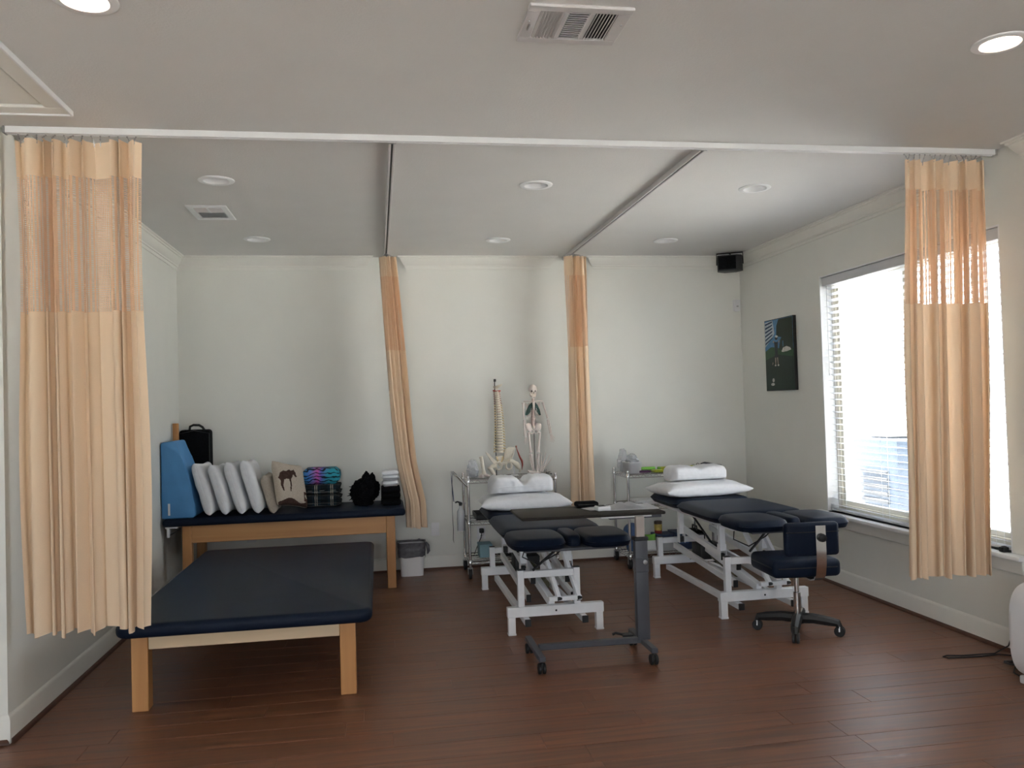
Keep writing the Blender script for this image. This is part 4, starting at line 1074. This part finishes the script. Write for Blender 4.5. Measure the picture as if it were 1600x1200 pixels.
    for s, x in ((-1, 588), (1, 806)):
        bone('collarbone', [sk(697+s*12, 335, -.022), sk((697+x)/2, 326, -.018), sk(x, 330, .004)], [.004, .0035, .0045], t)
        q = B(); q.prism([(0, 0), (s*.034, .028), (s*.040, .006), (s*.012, -.048)], lambda u, v, k: Vector((697 and (sk(697+s*45, 0).x+u), .034+.004*k, sk(0, 375).z+v))); q.done('shoulder_blade', 'pinkbone', t)
    for pts in (((580, 345), (583, 530), (590, 545), (596, 735), (604, 815)), ((812, 345), (866, 535), (870, 548), (897, 712), (918, 805))):
        a, e0, e1, w, tip = [sk(*p) for p in pts]
        bone('upper_arm', [a, a.lerp(e0, .1), a.lerp(e0, .5), a.lerp(e0, .92), e0], [.010, .0065, .005, .0065, .009], t)
        for s in (-1, 1):
            o = Vector((s*.0075, s*.002, 0)); bone('forearm_bone', [e1+o*.7, (e1+w)/2+o*1.1, w+o*.7], [.006, .0038, .006], t)
        hand(t, w+(tip-w).normalized()*.006, tip, .8, 'pinkbone', .012)
    # pelvis and legs
    pc = sk(695, 650)
    for s in (-1, 1):
        q = B(); m = Matrix.Rotation(s*radians(28), 4, 'Y') @ Matrix.Rotation(s*radians(-24), 4, 'Z')
        q.ball(pc+Vector((s*.040, .006, .012)), (.036, .013, .046), 16, mtx=m); q.done('hip_blade', 'pinkbone', t)
        q = B(); q.tube([pc+Vector((s*(.020+.018*cos(a)), -.004+.006*sin(a), -.030+.020*sin(a))) for a in [2*pi*i/12 for i in range(12)]], .0055, 7, closed=True); q.done('pubic_ring', 'pinkbone', t)
    q = B(); q.lathe([(.006, -.045), (.012, -.025), (.022, 0), (.024, .012)], pc+Vector((0, .018, .012)), 12); q.done('sacrum', 'bone', t)
    for h, k, kn, an in (((632, 705), (655, 925), (655, 945), (690, 1165)), ((768, 702), (742, 925), (742, 945), (724, 1165))):
        h, k, kn, an = sk(*h), sk(*k), sk(*kn), sk(*an); an.z = .024; s = -1 if h.x < 0 else 1
        bone('thigh_bone', [h+Vector((-s*.018, 0, .006)), h, h.lerp(k, .12), h.lerp(k, .5), h.lerp(k, .9), k], [.008, .0095, .0075, .006, .008, .0125], t)
        bone('shin_bone', [kn, kn.lerp(an, .1), kn.lerp(an, .5), an], [.0115, .008, .0055, .007], t)
        o = Vector((s*.012, .002, 0)); bone('calf_bone', [kn+o*.9, kn.lerp(an, .5)+o*1.2, an+o*.8], [.005, .0032, .0045], t)
        b = B()
        for i in range(5): b.tube([an+Vector((s*(i-2)*.003, .006, -.008)), an+Vector((s*(i-2)*.007, -.03, -.014)), an+Vector((s*(i-2)*.009, -.062, -.019))], [.006, .004, .003], 6)
        b.ball(an+Vector((0, .018, -.012)), (.010, .014, .010), 10); b.done('foot', 'pinkbone', t)
skeleton()

def spine():
    t = thing('spine_model', 'tall flexible spine model with pelvis and thigh stubs on the chrome cart', 'spine model', (2.945, -.34, SH))
    S = lambda cx, cy, y=0: sk(cx, cy, y, 777)
    b = B(); b.box(-.09, .10, -.05, .05, 0, .008, .003, 1); b.done('stand_base', 'grey_metal', t)
    b = B(); b.tube([Vector((S(252, 0).x, .02, .006)), S(252, 1100, .02), S(253, 700, .02), S(258, 120, .02), S(262, 70, .02)], .0045, 8); b.done('stand_rod', 'black', t)
    b = B(); b.lathe([(.012, -.012), (.012, .012), (.004, .014)], S(262, 78, .02), 10); b.done('rod_cap', 'black', t)
    n = 24
    for k in range(n):
        f = k/(n-1); z = S(0, 895).z+(S(0, 215).z-S(0, 895).z)*(1-(1-f)**1.12); r = .037-.017*f
        x = S(292-8*f+10*sin(f*4.2), 0).x; y = .010*sin(f*6.0)-.004; p = Vector((x, y, z)); hh = .0118-.0030*f
        q = B(); q.lathe([(r*.92, -hh), (r, -hh*.75), (r*.88, 0), (r, hh*.75), (r*.92, hh)], p, 14)
        q.tube([p+Vector((-r*1.55, .014, .001)), p+Vector((r*1.6, .014, .001))], r*.22, 6)
        q.tube([p+Vector((r*.2, .01, 0)), p+Vector((r*.9, .030, -hh*1.1))], [r*.34, r*.16], 6); o = q.done('vertebra', 'bone', t)
        if k < n-1: c = B(); c.lathe([(r*.84, hh*.9), (r*.86, hh*1.1), (r*.84, hh*1.3)], p, 12); c.done('disc', 'disc' if f > .6 else 'grey_metal', o)
        for s in (-1, 1): c = B(); c.tube([p+Vector((s*r*.8, .006, hh*.8)), p+Vector((s*r*1.35, .0, -hh*.2)), p+Vector((s*r*1.6, -.004, -hh*1.1))], [.0028, .0026, .0015], 5); c.done('nerve', 'nerve' if f < .75 else 'red', o)
    c = S(293, 140); b = B()
    b.grid(16, 8, lambda u, v: c+Vector((.046*cos(2*pi*u)*sin(v*1.35), .036*sin(2*pi*u)*sin(v*1.35)+.01, .028*(1-cos(v*1.35))*1.4-.026+.012*cos(2*pi*u))), wrap=True)
    bmesh.ops.solidify(b.bm, geom=list(b.bm.faces), thickness=.004); b.done('skull_base', 'bone', t)
    b = B(); b.tube([S(235, 195), S(270, 205, -.02), S(320, 200)], .007, 8); b.done('artery', 'red', t)
    # sacrum and hip bones
    b = B(); b.lathe([(.008, -.075), (.020, -.05), (.036, -.015), (.043, .012), (.034, .024)], S(290, 975, .006), 16, Matrix.Diagonal((1, .55, 1, 1))); o = b.done('sacrum', 'bone', t)
    for k in range(4):
        for s in (-1, 1): c = B(); c.ball(S(290+s*(34-5*k), 965+16*k, -.012), (.006, .004, .0045), 8); c.done('nerve_hole', 'nerve', o)
    for s, poly in ((-1, [(255, 1005), (215, 985), (160, 915), (120, 890), (135, 925), (170, 985), (215, 1035), (245, 1045)]), (1, [(330, 1000), (350, 880), (395, 850), (460, 855), (455, 900), (425, 975), (395, 1015), (350, 1040)])):
        q = B(); q.prism([(S(x, z).x, S(x, z).z) for x, z in poly], lambda u, v, k, s=s: Vector((u, -.010+.018*k-abs(u-.02)*.25, v)))
        bmesh.ops.bevel(q.bm, geom=list(q.bm.edges), offset=.004, segments=2, profile=.5, affect='EDGES'); q.done('hip_blade', 'bone', t)
    bone('hip_crest', [S(330, 1000, -.02), S(425, 975, -.035), S(440, 930, -.035), S(458, 860, -.03)], [.006, .007, .006, .005], t, 'bone')
    for cx, s in ((275, -1), (390, 1)):
        q = B(); q.tube([S(cx+s*0+34*cos(a), 1062+45*sin(a), -.02+.008*sin(a)) for a in [2*pi*i/16 for i in range(16)]], .010, 8, closed=True); q.done('sit_bone', 'bone', t)
    bone('pubic_bridge', [S(300, 1035, -.03), S(330, 1030, -.036), S(365, 1030, -.03)], .008, t, 'bone')
    bone('thigh_stub', [S(245, 1060, -.02), S(205, 1062, -.02), S(170, 1085, -.02), S(195, 1120, -.02), S(222, 1165, -.02)], [.017, .013, .019, .014, .010], t, 'bone', 12)
    bone('thigh_stub', [S(400, 1005, -.02), S(440, 1022, -.02), S(485, 1055, -.02), S(505, 1085, -.02), S(512, 1100, -.02)], [.017, .013, .018, .015, .010], t, 'bone', 12)
spine()

def small_models():
    t = thing('joint_model', 'joint model with a dark red muscle strip on a clear post', 'anatomical model', (3.10, -.30, SH))
    S = lambda cx, cy, y=0: sk(cx, cy, y, 800.5)
    b = B(); b.lathe([(.04, 0), (.04, .006), (.03, .01), (.005, .012)], n=20); b.done('base', 'white_plastic', t)
    b = B(); b.tube([(-.002, 0, .008), (-.004, 0, .10), S(470, 1040)], .006, 8); b.done('post', 'white_plastic', t)
    b = B(); b.tube([S(482, 850), S(492, 890), S(520, 970), S(545, 1020), S(550, 1060), S(543, 1125)], [.004, .008, .014, .017, .013, .003], 12, flat=.6); b.done('muscle', 'red', t)
    b = B(); b.tube([S(480, 840), S(484, 862)], .008, 8); b.done('tendon', 'disc', t)
    bone('lower_bone', [S(520, 1115), S(516, 1150)], [.008, .006], t, 'bone')
    t = thing('foot_model', 'foot and ankle bone model beside the clear plastic bag', 'anatomical model', (2.785, -.46, SH))
    S = lambda cx, cy, y=0: sk(cx, cy, y, 753)
    bone('shin_bone', [S(68, 938), S(75, 960), S(92, 1080), S(100, 1140)], [.013, .011, .010, .014], t, 'bone', 12)
    b = B(); b.ball((-.012, .004, .026), (.022, .018, .024), 12); b.ball((.004, -.006, .040), (.016, .014, .014), 12); b.ball((-.03, .02, .018), (.016, .018, .017), 10); b.done('ankle_bones', 'pinkbone', t)
    for k in range(5):
        bone('toe_bone', [(.008, -.010+.004*k, .034-.003*k), (.050, -.024+.009*k, .022-.002*k), (.085, -.034+.013*k, .010), (.105, -.038+.015*k, .007)], [.008, .0055, .006, .004], t, 'pinkbone')
    t = thing('hand_model', 'hand and wrist bone model with spread fingers pointing up', 'anatomical model', (3.325, -.46, SH))
    S = lambda cx, cy, y=0: sk(cx, cy, y, 836)
    b = B(); b.lathe([(.032, 0), (.032, .005), (.02, .008), (.004, .010)], (.0, 0, 0), n=20); b.done('base', 'white_plastic', t)
    hand(t, S(722, 1140), S(785, 945), 1.0, 'pinkbone', .020)
    for s in (0, 1): bone('forearm_bone', [S(570+10*s, 1125+14*s, -.01*s), S(640, 1138+10*s, -.01*s), S(715, 1150+6*s)], [.006, .005, .008], t, 'pinkbone')
    t = thing('coiled_cable', 'small black coiled cable on the top shelf beside the hand model', 'cable', (3.405, -.42, SH))
    b = B(); b.tube([(.016*cos(a*.9)+.004*(a-6)*.6, .012*sin(a*.9), .006+.024*abs(sin(a*.23))) for a in [i*.35 for i in range(46)]], .003, 6); b.done('coil', 'black', t)
small_models()

M['clear'] = glass_mat('clear_plastic', (.93, .95, .97), .15, .62)
def bag(label, x, y, z, sx, sy, sz, seed, parent=None, cat='bag'):
    t = thing('plastic_bag', label, cat, (x, y, z)); b = B(); tt = bmesh.new(); bmesh.ops.create_icosphere(tt, subdivisions=4, radius=1)
    for v in tt.verts:
        c = v.co.copy(); r = 1+.16*noise.noise(c*2.4+Vector((seed, 0, 0)))+.09*noise.noise(c*6+Vector((0, seed, 0)))
        k = .8 if c.z > 0 else 1
        v.co = Vector((math.copysign(abs(c.x)**.7, c.x)*sx*r*k, math.copysign(abs(c.y)**.7, c.y)*sy*r*k, max(0, sz+c.z*sz*r)))
    b._merge(tt); b.done('film', 'clear', t, sharp=35)
    rnd = random.Random(seed)
    for i in range(7):
        b = B(); p = Vector((rnd.uniform(-.6, .6)*sx, rnd.uniform(-.5, .5)*sy, rnd.uniform(.25, 1.2)*sz))
        m = Matrix.Translation(p) @ Euler((rnd.uniform(-.5, .5), rnd.uniform(-.5, .5), rnd.uniform(0, 3))).to_matrix().to_4x4()
        b.box(-.3*sx, .3*sx, -.3*sy, .3*sy, -.10*sz, .10*sz, .004, 1, m); b.done('packet', 'paper', t)
bag('clear plastic bag of white packets on the bone cart', 2.695, -.33, SH, .06, .075, .085, 4)

# straps and things hanging from the bone cart's handle
t = thing('exercise_strap', 'long narrow black strap hanging from the cart handle', 'strap', (2.495, -.47, .945))
b = B(); b.tube([(.035, 0, -.012), (.035, 0, .008), (.015, 0, .027), (-.005, 0, .008), (-.010, 0, -.10), (-.013, .004, -.33), (-.008, -.004, -.50), (-.012, .003, -.59), (-.006, .0, -.62)], [.005, .005, .005, .005, .007, .006, .008, .008, .004], 6, flat=.35); b.done('webbing', 'black', t)
t = thing('exercise_strap', 'short blue strap hanging from the cart handle', 'strap', (2.515, -.36, .945))
M['navyblue'] = simple('blue_webbing', (.01, .035, .12), .7, var=.2, scale=50)
b = B(); b.tube([(.016, 0, -.012), (.016, 0, .008), (-.005, 0, .027), (-.026, 0, .008), (-.022, 0, -.08), (-.012, .003, -.20), (-.008, 0, -.255)], [.005, .005, .005, .006, .012, .016, .012], 6, flat=.3); b.done('webbing', 'navyblue', t)
t = thing('spray_bottle', 'clear plastic bottle with a dark top hanging beside the cart', 'bottle', (2.575, -.30, .40))
b = B(); b.lathe([(.03, 0), (.036, .01), (.038, .12), (.034, .19), (.014, .225), (.012, .245)], n=20); b.done('body', 'clear', t)
b = B(); b.lathe([(.015, .243), (.017, .27), (.010, .275)], n=14); b.tube([(.0, 0, .27), (-.03, 0, .28), (-.05, 0, .272)], .008, 8); b.done('nozzle', 'black', t)
b = B(); b.lathe([(.034, .004), (.036, .02), (.036, .14), (.033, .15)], n=20); b.done('liquid', 'white_plastic', t)
b = B(); b.tube([(.012, 0, .25), (.03, 0, .27), (.05, 0, .262)], .004, 6); b.done('hook', 'steel', t)
t = thing('storage_tray', 'shallow dark tray on the middle shelf of the bone cart', 'tray', (3.0, -.34, .525))
b = B(); b.box(-.30, .30, -.18, .18, 0, .012, .004, 1)
for a in ((-.30, .30, -.18, -.172), (-.30, .30, .172, .18), (-.30, -.292, -.172, .172), (.292, .30, -.172, .172)): b.box(*a, .012, .05, .003, 1)
b.done('tray', 'black', t)
t = thing('storage_box', 'pale blue box on the bottom shelf of the bone cart', 'box', (2.79, -.34, .164)); M['paleblue'] = simple('pale_blue_card', (.20, .33, .38), .6, var=.05)
b = B(); b.box(-.06, .06, -.09, .09, 0, .12, .004, 1); b.done('box', 'paleblue', t); b = B(); b.box(-.062, .062, -.092, .092, .10, .123, .004, 1); b.done('lid', 'paleblue', t)
t = thing('tangled_cable', 'tangled black cords on the bottom shelf of the bone cart', 'cord', (3.08, -.36, .165))
b = B(); rnd = random.Random(12); b.tube([(.15*sin(a*.83+1)+.05*sin(a*2.1), .13*cos(a*.71)+.03*sin(a*3), .012+.045*(1+sin(a*1.37))/2) for a in [i*.22 for i in range(150)]], .006, 6); b.done('cable', 'black', t)
b = B(); b.box(-.10, .10, -.03, .03, 0, .035, .008, 2); b.done('power_strip', 'black', t)
t = thing('power_plug', 'black plug and lead in the socket behind the bone cart', 'plug', (2.80, -.008, .356))
b = B(); b.box(-.022, .022, -.045, 0, -.022, .022, .008, 2); b.done('plug', 'black', t)
b = B(); b.tube([(0, -.04, -.01), (-.01, -.055, -.06), (-.06, -.08, -.16), (-.09, -.16, -.20)], .005, 6); b.done('lead', 'black', t)

# ------------------------------------------------------------------ things on the second cart
C2 = .889
t = thing('plastic_basket', 'white plastic basket at the end of the second cart', 'basket', (4.235, -.40, C2))
b = B()
def rim(u, v):
    a = 2*pi*u; c, s = cos(a), sin(a); k = .3; w = 1+.12*v
    return Vector((math.copysign(abs(c)**k, c)*.062*w, math.copysign(abs(s)**k, s)*.10*w, .105*v))
b.grid(40, 6, rim, wrap=True); b.bm.faces.new([v for v in b.bm.verts if v.co.z < .0005]); bmesh.ops.solidify(b.bm, geom=list(b.bm.faces), thickness=.003); b.done('basket', 'white_plastic', t, sharp=60)
b = B(); b.tube([rim(i/40, 1) for i in range(40)], .005, 6, closed=True); b.done('rim', 'white_plastic', t)
bag('clear plastic bag of white packets in the white basket', 4.235, -.40, C2+.075, .055, .085, .055, 15)
bag('clear plastic bag standing behind the white basket', 4.20, -.21, C2, .05, .07, .115, 23)
M['green'] = simple('bright_green', (.16, .42, .05), .5, var=.08); M['lime'] = simple('yellow_green', (.42, .46, .03), .5, var=.08); M['purple'] = simple('purple_band', (.14, .05, .13), .6, var=.1)
t = thing('exercise_band', 'bright green rolled exercise band on the second cart', 'exercise band', (4.41, -.30, C2+.022), 0)
b = B(); m = Matrix.Rotation(radians(90), 4, 'Y'); b.lathe([(.008, -.085), (.022, -.085), (.023, 0), (.022, .085), (.008, .085)], n=20, mtx=m); b.done('roll', 'green', t)
b = B(); b.box(-.085, .085, -.06, .0, -.022, -.019); b.done('loose_end', 'green', t)
t = thing('weighted_bar', 'yellow-green weighted exercise bar lying across the second cart', 'exercise bar', (4.74, -.26, C2+.019), radians(2))
b = B(); b.lathe([(.012, -.20), (.018, -.195), (.0185, 0), (.018, .195), (.012, .20)], n=18, mtx=m); b.done('bar', 'lime', t)
for s in (-1, 1): b = B(); b.lathe([(.019, -.012), (.0195, 0), (.019, .012)], (s*.19, 0, 0), 18, m); b.done('end_cap', 'green', t)
b = B(); b.tube([(.20, 0, 0), (.225, 0, .012), (.235, 0, .03), (.215, 0, .036), (.202, 0, .02)], .003, 6); b.done('loop', 'black', t)
for x, col, lb in ((4.33, 'purple', 'folded purple exercise band on the front edge of the second cart'), (4.47, 'lime', 'folded yellow-green exercise band on the front edge of the second cart'), (4.60, 'black', 'folded black exercise band on the front edge of the second cart')):
    t = thing('exercise_band', lb, 'exercise band', (x, -.47, C2+.005)); b = B(); folded(b, .12, .10, .022, 2, int(x*100)); b.done('band', col, t, sharp=180)
t = thing('paper_stack', 'stack of white papers on the middle shelf of the second cart', 'papers', (4.40, -.34, .589), radians(3))
b = B(); b.box(-.17, .17, -.12, .12, 0, .03, .001, 1); b.done('sheets', 'paper', t); b = B(); b.box(-.15, .16, -.11, .125, .03, .034); b.done('top_sheet', 'paper', t)
t = thing('plastic_bin', 'shallow clear bin on the middle shelf of the second cart', 'bin', (4.72, -.34, .589))
b = B(); b.box(-.12, .12, -.14, .14, 0, .006, .002, 1)
for a in ((-.12, .12, -.14, -.135), (-.12, .12, .135, .14), (-.12, -.115, -.135, .135), (.115, .12, -.135, .135)): b.box(*a, .006, .07, .002, 1)
b.done('tub', 'clear', t); b = B(); folded(b, .2, .22, .045, 2, 77, .008); b.done('contents', 'paper', t)
SB = .134
M['ballblue'] = simple('blue_ball', (.05, .11, .26), .5, var=.15, scale=14)
t = thing('exercise_ball', 'small blue exercise ball on the bottom shelf of the second cart', 'ball', (4.235, -.33, SB)); b = B(); b.ball((0, 0, .088+.09), .088, 28); b.lathe([(.05, 0), (.075, .09), (.06, .10)], n=20); b.done('ball', 'ballblue', t)
M['cardgrey'] = simple('grey_white_card', (.42, .42, .44), .7, var=.06); M['carddark'] = simple('dark_blue_card', (.02, .04, .10), .6, var=.3, scale=20)
t = thing('carton', 'white and dark carton under the lidded jar', 'box', (4.53, -.36, SB)); b = B(); b.box(-.085, .085, -.10, .10, 0, .155, .003, 1); b.done('box', 'cardgrey', t); b = B(); b.box(-.0855, .0855, -.1005, .1005, .125, .1555, .003, 1); b.done('lid', 'carddark', t)
t = thing('carton', 'dark blue carton beside the lidded jar', 'box', (4.715, -.34, SB)); b = B(); b.box(-.085, .085, -.11, .11, 0, .165, .003, 1); b.done('box', 'carddark', t); b = B(); b.box(-.05, .05, -.1115, -.1095, .06, .12); b.done('label', 'ballblue', t)
M['jarlid'] = simple('dark_brown_lid', (.05, .03, .015), .4, var=.1); M['jargold'] = simple('gold_label', (.45, .33, .07), .45, var=.25, scale=40); M['jarred'] = simple('red_jar', (.25, .03, .025), .35, var=.1)
t = thing('jar', 'round jar with dark lid, gold label and red base', 'jar', (4.49, -.36, SB+.1565))
b = B(); b.lathe([(.034, 0), (.037, .004), (.037, .028), (.0375, .03)], n=22); b.done('base', 'jarred', t)
b = B(); b.lathe([(.0375, .03), (.0375, .085), (.036, .09)], n=22); b.done('label', 'jargold', t)
b = B(); b.lathe([(.036, .089), (.039, .091), (.039, .115), (.036, .118), (.0, .118)], n=22); b.done('lid', 'jarlid', t)
t = thing('wipes_pack', 'green and white soft pack on the bottom shelf near the cart post', 'package', (4.365, -.46, SB))
b = B(); pillow(b, .13, .17, .07, 91, Matrix.Translation((0, 0, .085)) @ Matrix.Rotation(radians(80), 4, 'X'), n=24, mat='white_plastic', paint=lambda c: 'green' if (c.y > .02 and c.y > -c.x*.8) else None); b.done('pack', None, t, sharp=180)
t = thing('tool_bag', 'black cloth bag on the bottom shelf of the second cart', 'bag', (4.87, -.34, SB))
b = B(); b.box(-.062, .062, -.13, .13, 0, .17, .03, 4); b.done('bag', 'blackfab', t); b = B(); b.tube([(0, -.06, .165), (0, -.05, .21), (0, .05, .21), (0, .06, .165)], .008, 6); b.done('handle', 'black', t)

# ------------------------------------------------------------------ wall things
t = thing('corner_speaker', 'black loudspeaker mounted in the ceiling corner above the treatment bed', 'speaker', (5.37, -.26, 2.86), radians(-28))
b = B(); b.prism([(-.125, .02), (-.115, -.085), (.075, -.085), (.12, -.05), (.125, .02), (.06, .10), (-.06, .10)], lambda u, v, k: Vector((u, v, .155*k))); bmesh.ops.bevel(b.bm, geom=list(b.bm.edges), offset=.006, segments=2, profile=.5, affect='EDGES'); b.done('cabinet', 'black', t)
b = B(); b.box(-.105, .065, -.092, -.084, .012, .143, .006, 2); b.done('grille', 'blackfab', t)
b = B(); b.tube([(-.128, 0, .07), (-.128, 0, .185), (.128, 0, .185), (.128, 0, .07)], .007, 6); b.tube([(0, 0, .185), (.0, .09, .185)], .009, 6); b.done('bracket', 'black', t)
t = thing('motion_sensor', 'small white motion sensor on the back wall below the speaker', 'sensor', (5.535, -.001, 2.48), 0)
b = B(); b.prism([(-.034, .03), (-.030, .008), (-.018, 0), (.018, 0), (.030, .008), (.034, .03), (.034, .12), (-.034, .12)], lambda u, v, k: Vector((u, -.045*k, v))); bmesh.ops.bevel(b.bm, geom=list(b.bm.edges), offset=.006, segments=2, profile=.5, affect='EDGES'); b.done('case', 'white_plastic', t)
b = B(); b.box(-.012, .012, -.047, -.044, .045, .058, .003, 1); b.done('lens', 'steel', t)

def painting():
    t = thing('canvas_painting', 'narrow dark canvas painting of a golfer on the right wall', 'painting', (W, -.86, 1.64))
    w, h = .56, .68
    b = B(); b.box(-.032, -.001, -w/2, w/2, 0, h, .003, 1); b.done('canvas', 'black', t)
    cols = {'p_sky': (.08, .22, .42), 'p_green': (.006, .02, .013), 'p_hill': (.02, .07, .025), 'p_tree': (.008, .022, .014), 'p_pale': (.50, .56, .62), 'p_dark': (.01, .012, .02), 'p_skin': (.34, .27, .23), 'p_white': (.62, .60, .57), 'p_navy': (.02, .05, .12)}
    for k, c in cols.items(): M[k] = simple(k, c, .6, var=.2, scale=30)
    # u runs from the back-wall side (0) to the window side (1), v from the bottom up, in the photograph's order
    lay = [0]
    def patch(mat, poly, name='painted_shape'):
        lay[0] += 1; d = -.0322-.00025*lay[0]
        q = B(); q.prism([(u, v) for u, v in poly], lambda u, v, k: Vector((d+.0002*k, w/2-u*w, v*h))); return q.done(name, mat, t, smooth=False)
    E = lambda cu, cv, ru, rv, n=20: [(cu+ru*cos(2*pi*i/n), cv+rv*sin(2*pi*i/n)) for i in range(n)]
    patch('p_green', [(.015, .012), (.985, .012), (.985, .60), (.015, .60)]); patch('p_sky', [(.015, .5), (.985, .5), (.985, .99), (.015, .99)])
    patch('p_hill', [(.015, .44), (.45, .50), (.985, .45), (.985, .56), (.7, .55), (.40, .60), (.22, .615), (.015, .56)])
    patch('p_pale', [(.015, .97), (.30, .985), (.36, .80), (.28, .745), (.015, .62)])
    for k in range(6): patch('p_navy', [(.03, .95-.055*k), (.29, .975-.045*k), (.29, .955-.045*k), (.03, .925-.055*k)])
    patch('p_tree', [(.42, .76), (.44, .90), (.52, .985), (.985, .985), (.985, .70), (.75, .72), (.6, .73)])
    patch('p_tree', [(.50, .56), (.985, .55), (.985, .73), (.62, .74), (.56, .70)]); patch('p_sky', [(.64, .60), (.66, .60), (.66, .68), (.64, .68)])
    patch('p_dark', [(.34, .70), (.48, .70), (.46, .52), (.49, .46), (.33, .46), (.37, .52)]); patch('p_skin', [(.36, .46), (.40, .46), (.39, .36), (.365, .36)]); patch('p_skin', [(.43, .46), (.47, .46), (.48, .36), (.455, .36)])
    patch('p_white', E(.375, .352, .028, .012)); patch('p_white', E(.475, .352, .028, .012)); patch('p_pale', E(.43, .74, .055, .028)); patch('p_sky', E(.43, .715, .10, .04)); patch('p_dark', E(.43, .725, .05, .022)); patch('p_white', E(.445, .75, .045, .014))
    patch('p_skin', [(.30, .68), (.335, .70), (.36, .68), (.345, .665)]); patch('p_skin', [(.50, .67), (.52, .70), (.55, .68), (.52, .655)])
    patch('p_white', [(.60, .535), (.66, .585), (.78, .60), (.90, .575), (.93, .545), (.80, .53), (.65, .525)])
    patch('p_white', E(.29, .147, .038, .028)); patch('p_white', E(.265, .09, .065, .02)); patch('p_skin', [(.27, .37), (.29, .40), (.31, .39), (.285, .36)])
painting()
t = thing('sill_sensor', 'small black box on the window sill beside the right curtain', 'device', (W-.015, -3.575, .60))
b = B(); b.box(-.02, .02, -.022, .022, 0, .032, .006, 2); b.done('case', 'black', t); b = B(); b.box(-.012, .012, -.012, .012, .032, .036, .002, 1); b.done('top_plate', 'black', t)

def purifier():
    t = thing('air_purifier', 'white rounded air purifier on the floor by the right wall', 'air purifier', (5.365, -4.14, 0), radians(6))
    def body(b, w, d, z0, z1, y0=0, p=3.2):
        def fn(u, v):
            a = 2*pi*u; k = 2/p
            X = math.copysign(abs(cos(a))**k, cos(a)); Z = math.copysign(abs(sin(a))**k, sin(a))
            e = 2*v-1; s = (1-abs(e)**4)**.25*.12+.88 if abs(e) < 1 else .88
            return Vector((X*w*s, y0+e*d, (z0+z1)/2+Z*(z1-z0)/2*s))
        b.grid(48, 10, fn, wrap=True)
        for s in (-1, 1): b.bm.faces.new([v for v in b.bm.verts if abs(v.co.y-(y0+s*d)) < 1e-5])
    b = B(); body(b, .195, .10, .03, .545); b.done('shell', 'white_plastic', t, sharp=40)
    b = B(); body(b, .155, .012, .07, .505, -.106); b.done('front_panel', 'white_trim', t, sharp=40)
    for s in (-.11, .11): b = B(); b.box(s-.03, s+.03, -.08, .08, 0, .045, .01, 2); b.done('foot', 'white_plastic', t)
    b = B(); b.box(-.05, .05, -.03, .03, .54, .549, .004, 1); b.done('control_panel', 'ventgrey', t)
    t = thing('looped_cable', 'thin black power cord looping over the floor by the right wall', 'cord', (5.30, -3.70, .004))
    b = B(); b.tube([(.275, .04, .20), (.245, .045, .13), (.20, .03, .06), (.13, .06, .012), (-.05, .10, .002), (-.14, .125, .001), (-.175, .11, .001), (-.165, .08, .001), (-.08, .07, .001), (.04, .06, .001), (.16, .07, .001), (.235, .02, .001), (.15, -.06, .001), (.11, -.10, .002)], .0042, 6); b.done('cable', 'black', t)
    b = B(); b.tube([(.09+.03*cos(a*1.3)+.012*sin(a*2.9), -.13+.035*sin(a), .008+.010*(1+sin(a*1.7))/2) for a in [i*.4 for i in range(40)]], .0042, 6); b.done('bundle', 'black', t)
    b = B(); b.tube([(.08, -.16, .004), (.0, -.24, .003), (-.02, -.34, .003), (.03, -.43, .004)], .0042, 6); b.done('lead', 'black', t)
purifier()
